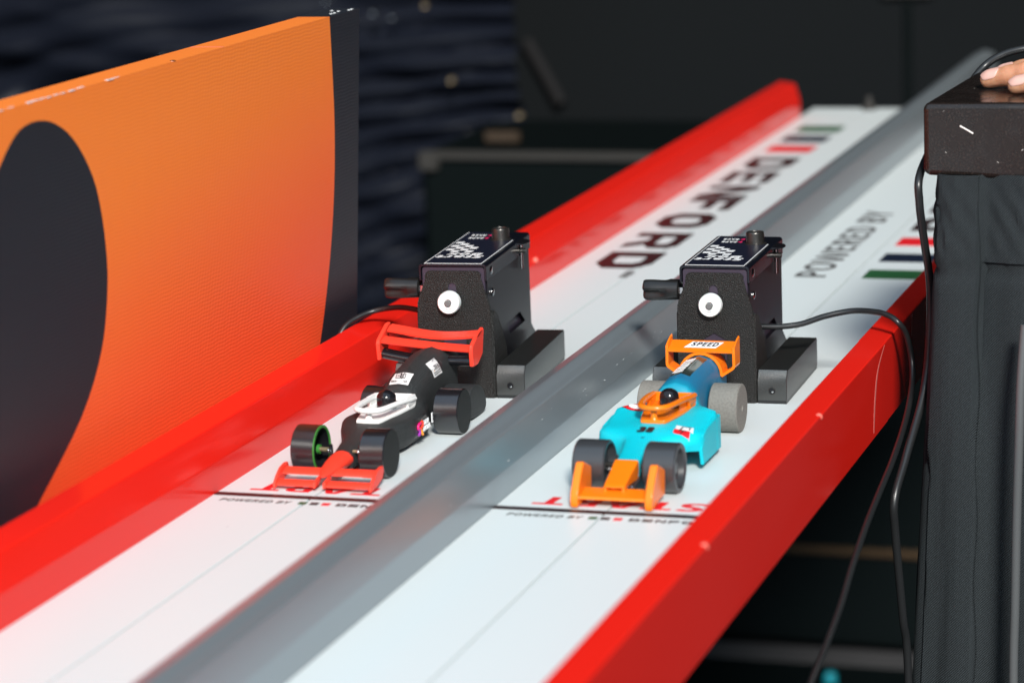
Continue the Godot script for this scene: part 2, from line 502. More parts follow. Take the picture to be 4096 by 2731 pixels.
	for k in 7:
		capital(t, "lane_lettering", "DENFORD"[k], Vector3(114, y, -772.0 - 78.0 * k), Vector3(0, 0, -57), Vector3(-41, 0, 0), M.black_print)
	# scuffs on the outside of the near rail
	for line in [[33.0, -239.0, 23.0, -219.0, 8.1, -210.0, -8.5, -206.0], [32.7, -324.5, 26.0, -322.0, 20.0, -321.0]]:
		var b := MB.new()
		var pts := PackedVector3Array()
		for i in range(0, line.size(), 2): pts.append(Vector3(155.62, line[i], line[i + 1]))
		pts = MB.smooth(pts, 6)
		var rings := []
		for i in pts.size():
			var w := 1.7 * sqrt(sin(PI * (i + 0.6) / (pts.size() + 0.2)))
			rings.append(PackedVector3Array([pts[i] + Vector3(-0.05, 0, -w), pts[i] + Vector3(0.06, 0, -w), pts[i] + Vector3(0.06, 0, w), pts[i] + Vector3(-0.05, 0, w)]))
		b.loft(rings)
		part(t, "scuff_mark", b, M.scuff)
	var rng := RandomNumberGenerator.new()
	rng.seed = 9
	for k in 26:
		var z := rng.randf_range(-420, 60)
		var c := Vector3(rng.randf_range(5.6, 7.9), 0, z)
		c.y = 29.0 - (c.x - 4.6) * 4.12
		if k % 3 == 0: c = Vector3(rng.randf_range(-130, 135), 0.05, z)
		var dd := Vector3(0, rng.randf_range(-0.3, 0.3), 1).normalized() if k % 3 else Vector3(rng.randf_range(-1, 1), 0, 1).normalized()
		part(t, "dust_speck", MB.new().tube(PackedVector3Array([c, c + dd * rng.randf_range(0.3, 1.8)]), rng.randf_range(0.06, 0.16), 5, 1), M.white_print if k % 3 else M.grey_print)
	part(t, "end_bolt", MB.new().lathe(P([0, 0, 7, 0, 7, 5, 5, 7, 3, 7, 3, 14, 0, 15]), axis_y(Vector3(-83, -1, far + 12)), 16), M.alu_trim)
	for x in [-124.0, -70.0]:
		for z in [-430.0, 900.0]:
			part(t, "leg", MB.new().box(Vector3(x, -381, z), Vector3(30, 738, 30), 1.0), M.tent)

# ---------------------------------------------------------------- the display board on the left
func display_board() -> void:
	var x0 := -178.0
	var t := thing("display_board", Vector3(-188, -120, -60), "orange printed canvas board with big dark oval and dark end band beside left rail", "display board")
	var z0 := -326.0
	var z1 := 460.0
	var top := 210.3
	var bottom := -120.0
	var b := MB.new()
	# the band's curved border: (y, z)
	var border := func(y: float) -> float:
		return -280.4 + 42.0 * pow(clampf((168.0 - y) / 146.0, 0, 1.9), 2.0)
	var nu := 34
	var nv := 26
	var rings := []
	var grid := []
	for j in nv + 1:
		var y := lerpf(bottom, top, float(j) / nv)
		var row := PackedVector3Array()
		for i in nu + 1: row.append(Vector3(x0, y, lerpf(border.call(y), z1, float(i) / nu)))
		grid.append(row)
	for j in nv:
		for i in nu: b.quad(grid[j][i], grid[j][i + 1], grid[j + 1][i + 1], grid[j + 1][i])
	for j in nv:           # end and far sides, so that the printed panel is a solid slab
		b.quad(grid[j][0], grid[j + 1][0], grid[j + 1][0] + Vector3(-20, 0, 0), grid[j][0] + Vector3(-20, 0, 0))
		b.quad(grid[j][nu] + Vector3(-20, 0, 0), grid[j + 1][nu] + Vector3(-20, 0, 0), grid[j + 1][nu], grid[j][nu])
	for i in nu:
		b.quad(grid[nv][i], grid[nv][i + 1], grid[nv][i + 1] + Vector3(-20, 0, 0), grid[nv][i] + Vector3(-20, 0, 0))
		b.quad(grid[0][i + 1], grid[0][i], grid[0][i] + Vector3(-20, 0, 0), grid[0][i + 1] + Vector3(-20, 0, 0))
	for j in nv:
		for i in nu: b.quad(grid[j + 1][i] + Vector3(-20, 0, 0), grid[j + 1][i + 1] + Vector3(-20, 0, 0), grid[j][i + 1] + Vector3(-20, 0, 0), grid[j][i] + Vector3(-20, 0, 0))
	b.close(0)
	for p in b.v:          # the print runs from amber above to red below
		var k := smoothstep(185.0, 10.0, p.y + 0.12 * (p.z - 60.0))
		b.col.append(Color(0.96, 0.235, 0.036).lerp(Color(0.93, 0.095, 0.028), k))
	part(t, "printed_panel", b, M.board_print, 30.0)
	var e := PackedVector2Array()
	for j in 20:
		var y := lerpf(bottom, top, j / 19.0)
		e.append(Vector2(border.call(y) - 0.05, y))
	e.append(Vector2(z0 - 3.0, top)); e.append(Vector2(z0 + 50.0, bottom))
	part(t, "end_band", MB.new().prism(e, "x", x0 - 20, x0 + 0.0, 0.0), M.board_dark, 30.0)
	var o := P([126.7, 186.5, 116.3, 194.3, 106.2, 199.3, 94.8, 201.0, 82.4, 200.2, 71.6, 197.2, 59.6, 191.3, 49.3, 182.9, 40.4, 172.3, 33.6, 160.3, 29.6, 145.0, 28.0, 131.0, 28.0, 118.0, 30.6, 104.9, 35.0, 91.5, 40.6, 81.0, 50.5, 68.3, 66.6, 53.8, 88, 40.2, 115.5, 24.6, 145, 8, 190, 0, 200, 90, 165, 150, 140, 175])
	part(t, "printed_oval", MB.new().prism(smooth2(o, 2), "x", x0 - 0.5, x0 + 0.2, 0.0), M.board_dark, 30.0)
	# chipped edge and screw on the top edge
	var rng := RandomNumberGenerator.new()
	rng.seed = 5
	for k in 16:
		var z := rng.randf_range(-20, 160)
		part(t, "edge_chip", MB.new().box(Vector3(x0 - rng.randf_range(-0.1, 1.4), top + 0.02, z), Vector3(rng.randf_range(0.5, 1.6), 0.3, rng.randf_range(1.5, 7))), M.white_print)
	for k in 6:
		part(t, "edge_chip", MB.new().box(Vector3(x0 - 10 + rng.randf_range(-9, 9), top + 0.05, z0 + rng.randf_range(2, 30)), Vector3(1.5, 0.5, 1.6)), M.white_print)
	part(t, "edge_screw", MB.new().lathe(P([0, 0, 1.5, 0, 1.5, 0.3, 0.8, 0.5, 0, 0.2]), axis_y(Vector3(x0 - 1.2, top - 0.1, -65)), 14), M.chrome)
	part(t, "canvas_seam", MB.new().box(Vector3(x0 - 10, top + 0.03, -128), Vector3(19.5, 0.2, 0.7)), M.scuff)
func smooth2(p: PackedVector2Array, steps: int) -> PackedVector2Array:
	var out := PackedVector2Array()
	var n := p.size()
	for i in n:
		for k in steps: out.append(p[i].cubic_interpolate(p[(i + 1) % n], p[(i - 1 + n) % n], p[(i + 2) % n], float(k) / steps))
	return out

# ---------------------------------------------------------------- start boxes (local mm: front plate at z = 0)
func csg_plate(parent: Node3D, called: String, outline: PackedVector2Array, holes: Array, depth: float, xf: Transform3D, m: Material) -> void:
	var c := CSGPolygon3D.new()
	c.name = called if not parent.has_node(called) else called + "_001"
	var o := PackedVector2Array()
	for q in outline: o.append(q * MM)
	c.polygon = o
	c.depth = depth * MM
	c.material = m
	for h in holes:
		var s := CSGPolygon3D.new()
		s.name = "opening"
		var ho := PackedVector2Array()
		for q in h: ho.append(q * MM)
		s.polygon = ho
		s.depth = depth * 3 * MM
		s.position.z = depth * MM
		s.operation = CSGShape3D.OPERATION_SUBTRACTION
		s.material = m
		c.add_child(s, true)
	c.transform = Transform3D(xf.basis, xf.origin * MM)
	parent.add_child(c, true)
func start_box(at: Vector3, yaw: float, L: float, label: String) -> void:
	var t := thing("start_box", at, label, "start box", "start boxes standing on the track lanes")
	org = Vector3.ZERO
	var k := L / 90.0
	part(t, "body", MB.new().box(Vector3(0, 38.5, -3 - (L - 3) / 2), Vector3(33, 73, L - 3.5), 0.4), M.anodised_face)
	# side cheeks with the slot for the cable
	var side := P([3.2, 1, 3.2, 75.4, L, 75.4, L, 22, L + 11, 14, L + 11, 1])
	var slot := P([37 * k, 34.5, 45 * k, 26.6, 77 * k, 26.6, 67 * k, 34.5])
	for s in [-1.0, 1.0]:
		# polygon x runs backwards (−z); extruded along x
		csg_plate(t, "side_cheek", side, [slot], 2.6, Transform3D(Basis(Vector3(0, 0, -1), Vector3(0, 1, 0), Vector3(1, 0, 0)), Vector3(19.0 if s > 0 else -16.4, 0, 0)), M.anodised)
	part(t, "face_panel", MB.new().prism(rrect(0, 46, 36.6, 59, 2.0), "z", -3.4, -0.9, 0.3), M.anodised_face)
	# textured front plate with its slot and its pointed opening
	var plate := PackedVector2Array()
	for q in P([-21.6, 0, 21.0, 0, 21.0, 50.5, 20.4, 54.0, 15.8, 70.6]): plate.append(q)
	for i in 5: plate.append(Vector2(13.4, 70.4) + Vector2.from_angle(PI / 2 * (0.1 + 0.9 * i / 4.0)) * 3.0)
	for i in 5: plate.append(Vector2(-13.4, 70.4) + Vector2.from_angle(PI / 2 * (1.0 + 0.9 * i / 4.0)) * 3.0)
	for q in P([-16.6, 67.5, -20.4, 58.5, -21.5, 54.5, -21.6, 50]): plate.append(q)
	var hole := PackedVector2Array()
	for i in 9: hole.append(Vector2(-0.8, 64) + Vector2.from_angle(PI * i / 8.0) * 2.5)
	hole.append(Vector2(-3.3, 56)); hole.append(Vector2(1.7, 56))
	csg_plate(t, "front_plate", plate, [hole, P([-7.0, 24, 6.4, 24, 6.4, 35.4, -0.9, 39.4, -7.0, 36])], 2.6, Transform3D(Basis.IDENTITY, Vector3.ZERO), M.black_coat)
	for s in [-1.0, 1.0]:
		var f := MB.new()
		var rings := []
		for row in [[0.0, -30.0], [14.0, -30.0], [26.0, -27.0], [38.0, -18.0], [47.0, -10.0], [50.2, -4.0]]:
			var ring := PackedVector3Array()
			for i in 6:
				var a := PI / 2 * i / 5.0
				ring.append(Vector3(s * (20.0 + 2.5 * sin(a)), row[0], -2.5 + 2.5 * cos(a)))
			ring.append(Vector3(s * 22.5, row[0], row[1]))
			ring.append(Vector3(s * 20.2, row[0], row[1]))
			ring.append(Vector3(s * 20.2, row[0], -2.0))
			rings.append(ring)
		f.loft(rings)
		part(t, "plate_flange", f, M.black_coat, 50.0)
	part(t, "roller", MB.new().lathe(P([0, 0, 5.4, 0, 6.5, 0.8, 6.5, 4.4, 5.9, 5.3, 5.0, 5.5, 3.3, 5.0, 3.1, 5.9, 2.4, 5.9, 2.2, 5.2, 0, 5.2]), axis_z(Vector3(-2.0, 55.8, 0.2)), 48), M.nylon)
	part(t, "roller_axle", MB.new().lathe(P([0, 5, 1.9, 5, 1.9, 6.4, 1.5, 6.8, 0, 6.8]), axis_z(Vector3(-2.0, 55.8, 0.2)), 24), mat("bolt_grey", Color(0.14, 0.145, 0.145), 0.55, 0.2))
	# folded lid, label and print
	var w := 19.7
	var lid := P([-w, 67.8, -w, 75.6, -w + 0.5, 76.7, -w + 1.5, 77.2, w - 1.5, 77.2, w - 0.5, 76.7, w, 75.6, w, 67.8, w - 1.2, 67.8, w - 1.2, 75.0, w - 2.0, 75.9, -w + 2.0, 75.9, -w + 1.2, 75.0, -w + 1.2, 67.8])
	part(t, "lid", MB.new().prism(lid, "z", -L - 1.0, 0.3, 0.12), M.lid_black)
	var lab := P([-16.8, -1.2, 16.6, -1.2, 16.6, -66 * k, 12.5, -64.5 * k, 5.5, -66 * k, 4.2, -70 * k, 6, -75 * k, 6, -L + 1.5, -16.8, -L + 1.5])
	var lp := part(t, "label_plate", MB.new().prism(lab, "y", 77.22, 77.42, 0.0), M.label_navy)
	for r in [[-16.8, 16.6, -1.5, -0.9], [16.2, 16.7, -66 * k, -1.2], [-16.9, -16.5, -L + 2, -1.2]]:
		part(lp, "label_border", MB.new().box(Vector3((r[0] + r[1]) / 2, 77.44, (r[2] + r[3]) / 2), Vector3(r[1] - r[0], 0.16, r[3] - r[2])), M.white_print)
	var kk := L / 106.0
	for q in [[0, 0], [1, 1], [0, 2], [2, 2], [1, 3], [3, 3], [0, 4], [2, 4], [1, 5], [3, 5]]:
		var c := Vector2(-13.0 + 4.2 * q[0], (-68.5 + 5.7 * q[1]) * kk)
		var e := P([c.x - 2.0, c.y - 2.6 * kk, c.x + 2.3, c.y - 2.6 * kk, c.x + 2.0, c.y + 2.6 * kk, c.x - 2.3, c.y + 2.6 * kk])
		part(lp, "flag_square", MB.new().prism(e, "y", 77.36, 77.5, 0.0), M.white_print)
	text(lp, "label_lettering", "Start", Vector3(-2.0, 77.42, -22.8 * kk), Vector3(-27, 0, 0), Vector3(0, 0, 7.2 * kk), M.white_print, "Droid Sans", 700, 0.15, 0.15)
	text(lp, "label_lettering", "Box", Vector3(-1.0, 77.42, -31.0 * kk), Vector3(-20, 0, 0), Vector3(0, 0, 7.0 * kk), M.white_print, "Droid Sans", 700, 0.15, 0.15)
	text(lp, "label_lettering", "SAFE", Vector3(-7.4, 77.42, -84.5 * kk), Vector3(-8.8, 0, 0), Vector3(0, 0, 4.4 * kk), M.white_print, "Droid Sans", 700, 0.0, 0.15)
	text(lp, "label_lettering", "RACE", Vector3(-8.0, 77.42, -94.0 * kk), Vector3(-8.8, 0, 0), Vector3(0, 0, 4.4 * kk), M.white_print, "Droid Sans", 700, 0.0, 0.15)
	for z in [-84.5, -94.0]:
		part(lp, "label_arrow", MB.new().prism(P([-2.6, z * kk, 0, z * kk - 2.2, 0, z * kk + 2.2]), "y", 77.36, 77.5, 0.0), M.pink_print)
	# push button, lever and pin
	part(t, "button_ring", MB.new().lathe(P([4.0, 77.0, 6.4, 77.0, 6.4, 77.6, 5.8, 77.9, 4.0, 77.9, 4.0, 77.0]), axis_y(Vector3(8.6, 0, -68 * k)), 32), M.steel_dark)
	part(t, "button", MB.new().lathe(P([0, 76, 5.2, 76, 5.2, 83.6, 4.8, 84.2, 4.0, 84.2, 3.8, 83.6, 3.8, 80.5, 0, 80.5]), axis_y(Vector3(8.6, 0, -68 * k)), 40), M.steel_dark)
	part(t, "lever", MB.new().prism(oval(19.5, -68 * k, 6.6, 8.5, 24), "y", 75.4, 76.4, 0.3), M.gloss_black)
	part(t, "pin", MB.new().tube(P3([17, 71.0, -67 * k, 24.0, 71.0, -67 * k]), 1.5, 14, 2), M.steel_dark)
	part(t, "pin_post", MB.new().tube(P3([20.5, 60, -69 * k, 20.5, 75.4, -69 * k]), 1.1, 12, 2), M.chrome)
	# screws on the side, knob on the other side
	for q in [[72.0, -9.5 * k, 2.6], [59.0, -11.2 * k, 2.3]]:
		part(t, "screw", MB.new().lathe(P([0, 0, q[2], 0, q[2], 0.5, q[2] * 0.7, 1.0, 0, 1.1]), axis_x(Vector3(19.2, q[0], q[1])), 20), M.chrome)
	var kn := MB.new()
	var rings := []
	for row in [[-21.4, 4.8], [-22.2, 5.7], [-27, 5.9], [-29.5, 6.0], [-33, 6.2], [-37, 6.4], [-40.5, 6.3], [-41.8, 5.6], [-42.2, 4.6]]:
		var ring := PackedVector3Array()
		for i in 48:
			var a := TAU * i / 48
			var cut: float = clampf((-row[0] - 27.0) / 5.0, 0.0, 1.0) * 2.6
			ring.append(Vector3(row[0], 62 + cos(a) * (row[1] - cut * maxf(0.0, cos(a * 3.0 + 0.6))), -8 + sin(a) * (row[1] - cut * maxf(0.0, cos(a * 3.0 + 0.6)))))
		rings.append(ring)
	kn.loft(rings)
	part(t, "knob", kn, M.knob_black, 35.0)
	part(t, "knob_nut", MB.new().lathe(P([0, -22.5, 3.4, -22.5, 3.4, -19, 0, -19]), axis_x(Vector3(0, 62, -8)), 6), M.chrome, 20.0)
	part(t, "knob_washer", MB.new().lathe(P([0, -22.8, 4.4, -22.8, 4.4, -22.1, 0, -22.1]), axis_x(Vector3(0, 62, -8)), 24), M.brass)
	# the two steel feet
	for s in [-1.0, 1.0]:
		var f := P([0, 2.0, 0, 13.4, -3.2, 18.6, -L + 2, 18.6, -L + 1, 18.0, -L + 1, 2.0])
		var a: float = 22.8 if s > 0 else -37.0
		var foot := part(t, "steel_foot", MB.new().prism(f, "x", a, a + (16.6 if s > 0 else 14.2), 0.35), M.steel_block)
		part(foot, "rubber_pad", MB.new().box(Vector3(a + 8.2 if s > 0 else a + 7.0, 1.0, -L / 2), Vector3(16.0 if s > 0 else 13.6, 2.0, L - 1.5)), M.rubber)
		if s > 0:
			part(foot, "screw_hole", MB.new().lathe(P([1.3, -3.0, 2.0, -0.4, 2.3, 0.12, 1.9, 0.12, 1.5, -0.3, 1.0, -3.0, 1.3, -3.0]), axis_z(Vector3(a + 8.2, 7.4, 0)), 20), M.steel_dark)
			part(foot, "hole_bottom", MB.new().lathe(P([0, 0.02, 1.75, 0.02, 1.75, 0.08, 0, 0.08]), axis_z(Vector3(a + 8.2, 7.4, 0)), 20), M.gloss_black)
			part(foot, "screw_tip", MB.new().lathe(P([0, 0.0, 0.75, 0.0, 0.6, 0.3, 0, 0.4]), axis_z(Vector3(a + 8.5, 7.0, 0)), 12), M.chrome)
	t.rotation.y = yaw

# ---------------------------------------------------------------- cars
func body_loft(stations: Array, cx: float, steps := 4) -> Array:
	# every station: [z, x0, y0, x1, y1 ... ] half profile from the top centre to the bottom centre
	var rows := []
	for s in stations:
		var r := PackedVector3Array()
		for i in range(1, s.size(), 2): r.append(Vector3(s[i], s[i + 1], s[0]))
		rows.append(r)
	var fine := []
	for k in rows.size() - 1:
		for j in steps:
			var t := float(j) / steps
			var r := PackedVector3Array()
			for i in rows[0].size():
				var p0: Vector3 = rows[maxi(k - 1, 0)][i]
				var p1: Vector3 = rows[k][i]
				var p2: Vector3 = rows[k + 1][i]
				var p3: Vector3 = rows[mini(k + 2, rows.size() - 1)][i]
				var q := p1.lerp(p2, t)
				var c := p1.cubic_interpolate_in_time(p2, p0, p3, t, p2.z - p1.z if p2.z != p1.z else 1.0, p0.z - p1.z if k > 0 else -1.0, p3.z - p1.z if k + 2 < rows.size() else (p2.z - p1.z) * 2)
				q.x = clampf(c.x, minf(p1.x, p2.x) - 0.6, maxf(p1.x, p2.x) + 0.6)
				q.y = clampf(c.y, minf(p1.y, p2.y) - 0.4, maxf(p1.y, p2.y) + 0.4)
				r.append(q)
			fine.append(r)
	fine.append(rows[rows.size() - 1])
	var rings := []
	for r in fine:
		var ring := PackedVector3Array()
		for i in r.size(): ring.append(Vector3(cx + r[i].x, r[i].y, r[i].z))
		for i in range(r.size() - 2, 0, -1): ring.append(Vector3(cx - r[i].x, r[i].y, r[i].z))
		rings.append(ring)
	return rings
# lay a sticker on a mesh: grid points are pushed along «dir» until they meet the body
func lay(body: PackedVector3Array, c: Vector3, along: Vector3, up: Vector3, dir: Vector3, n := 6, lift := 0.12, fallback := 0.0) -> Array:
	var rows := []
	for j in n + 1:
		var row := PackedVector3Array()
		for i in n + 1:
			var p := c + along * (float(i) / n - 0.5) + up * (float(j) / n - 0.5)
			var from := p - dir * 12.0
			var best := 1e9
			for k in range(0, body.size(), 3):
				var hit = Geometry3D.ray_intersects_triangle(from, dir, body[k], body[k + 1], body[k + 2])
				if hit != null: best = minf(best, from.distance_to(hit))
			if best > 1e8: best = 12.0 + fallback
			row.append(from + dir * (best - lift))
		rows.append(row)
	return rows
func sticker(parent: Node3D, called: String, rows: Array, dir: Vector3, m: Material, thick := 0.2) -> MeshInstance3D:
	var b := MB.new()
	var n := rows.size()
	for j in n - 1:
		for i in rows[0].size() - 1:
			b.quad(rows[j][i], rows[j][i + 1], rows[j + 1][i + 1], rows[j + 1][i])
			b.quad(rows[j + 1][i] + dir * thick, rows[j + 1][i + 1] + dir * thick, rows[j][i + 1] + dir * thick, rows[j][i] + dir * thick)
	var w: int = rows[0].size() - 1
	for j in n - 1:
		b.quad(rows[j][0], rows[j + 1][0], rows[j + 1][0] + dir * thick, rows[j][0] + dir * thick)
		b.quad(rows[j][w] + dir * thick, rows[j + 1][w] + dir * thick, rows[j + 1][w], rows[j][w])
	for i in w:
		b.quad(rows[0][i] + dir * thick, rows[0][i + 1] + dir * thick, rows[0][i + 1], rows[0][i])
		b.quad(rows[n - 1][i], rows[n - 1][i + 1], rows[n - 1][i + 1] + dir * thick, rows[n - 1][i] + dir * thick)
	b.close(0)
	return part(parent, called, b, m, 60.0)
func wheel(parent: Node3D, c: Vector3, r: float, w: float, m: Material, face: Material, kind: String, side: float) -> void:
	var x := axis_x(c)
	if side < 0: x = Transform3D(Basis(Vector3(0, 1, 0), Vector3(-1, 0, 0), Vector3(0, 0, 1)), c)
	var h := w / 2
	var t: MeshInstance3D
	if kind == "rim":          # drum with a stepped open rim
		t = part(parent, "wheel", MB.new().lathe(P([0, -h + 4, 10.2, -h + 4, 11.0, -h, 11.9, -h, r, -h + 0.7, r, h - 0.8, 11.9, h, 10.4, h, 9.6, h - 0.8, 9.2, h - 3.5, 8.4, h - 4.2, 4.0, h - 5.2, 3.4, h - 4.0, 3.4, h - 2.6, 2.6, h - 2.0, 0, h - 2.0]), x, 56), m, 30.0)
	elif kind == "hollow":
		t = part(parent, "wheel", MB.new().lathe(P([0, h - 0.2, r - 0.8, h, r, h - 0.6, r, -h, r - 1.4, -h, r - 1.4, h - 1.8, 0, h - 1.8]), x, 64), m, 30.0)
		part(t, "rim", MB.new().lathe(P([r - 1.5, -h - 0.5, r - 0.15, -h - 0.5, r - 0.15, -h + 0.02, r - 1.5, -h + 0.02, r - 1.5, -h - 0.5]), x, 64), M.green_plastic, 30.0)
	else:
		t = part(parent, "wheel", MB.new().lathe(P([0, -h, r - 0.5, -h, r, -h + 0.5, r, h - 0.5, r - 0.4, h - 0.1, r - 0.4, h - 0.1]), x, 56), m, 30.0)
		part(t, "wheel_face", MB.new().lathe(P([0, h - 1, r - 0.4, h - 1, r - 0.4, h - 0.1, r - 1.2, h + 0.1, 1.9, h + 0.1, 1.2, h - 0.5, 0, h - 0.5] if kind == "bore" else [0, h - 1, r - 0.4, h - 1, r - 0.4, h - 0.1, r - 1.2, h + 0.1, 0, h + 0.1]), x, 56), face, 30.0)
func halo(parent: Node3D, cx: float, y: float, zf: float, m: Material, tilt := 0.0) -> void:
	# cockpit surround, hoop and pillar; zf is the front of the surround, y its underside
	var h := part(parent, "cockpit_halo", MB.new().prism(smooth2(P([cx - 5.2, zf - 0.6, cx, zf, cx + 5.2, zf - 0.6, cx + 7.2, zf - 3, cx + 10.8, zf - 22, cx + 12.0, zf - 34, cx + 12.0, zf - 42, cx + 9, zf - 43.5, cx - 9, zf - 43.5, cx - 12, zf - 42, cx - 12, zf - 34, cx - 10.8, zf - 22, cx - 7.2, zf - 3]), 2), "y", y, y + 2.2, 0.5), m, 50.0)
	var ring := PackedVector3Array()
	var d := tilt
	for q in [[-10.8, 5.6, -42.5], [-11.0, 6.3, -36], [-10.2, 7.4, -26], [-9.0, 8.2, -14], [-7.4, 8.5, -5], [-4.8, 8.6, -0.8], [0, 8.6, 0.8], [4.8, 8.6, -0.8], [7.4, 8.5, -5], [9.0, 8.2, -14], [10.2, 7.4, -26], [11.0, 6.3, -36], [10.8, 5.6, -42.5]]:
		ring.append(Vector3(cx + q[0], y + q[1] + d, zf + q[2]))
	part(h, "hoop", MB.new().tube(ring, 1.75, 14, 5, 0.85), m, 60.0)
	var p := MB.new()
	var rings := []
	for q in [[1.6, 3.0, 2.4], [2.6, 1.9, 1.8], [4.5, 1.5, 1.5], [7.0, 1.5, 1.5], [8.4, 1.9, 1.7]]:
		var r := PackedVector3Array()
		for i in 16: r.append(Vector3(cx + q[1] * cos(TAU * i / 16), y + q[0], zf - 2.6 + q[2] * sin(TAU * i / 16)))
		rings.append(r)
	p.loft(rings)
	part(h, "pillar", p, m, 60.0)
	for s in [-1.0, 1.0]:
		part(h, "side_stay", MB.new().prism(P([zf - 32, y + 1.5, zf - 31, y + 4.2, zf - 28, y + 6.2, zf - 30, y + 7.4, zf - 42.6, y + 6.8, zf - 43.2, y + 1.5]), "x", cx + s * 11.9, cx + s * 9.6, 0.5), m, 50.0)
	part(h, "back_wall", MB.new().box(Vector3(cx, y + 3.9, zf - 42.6), Vector3(20, 5.8, 1.8), 0.4), m)
func helmet(parent: Node3D, c: Vector3, r: float, h: float) -> void:
	var p := PackedVector2Array([Vector2(0, 0), Vector2(r, 0), Vector2(r, h * 0.60)])
	for i in range(1, 9): p.append(Vector2(r * cos(PI / 2 * i / 8.0), h * 0.60 + h * 0.40 * sin(PI / 2 * i / 8.0)))
	part(parent, "helmet", MB.new().lathe(p, axis_y(c), 36), M.gloss_black, 60.0)
func ribbon(path: PackedVector2Array, half: float, z0: float, z1: float, bevel: float) -> MB:
	var polys := Geometry2D.offset_polyline(path, half, Geometry2D.JOIN_ROUND, Geometry2D.END_BUTT)
	var b := MB.new()
	for p in polys: b.prism(p, "z", z0, z1, 0.0)
	return b

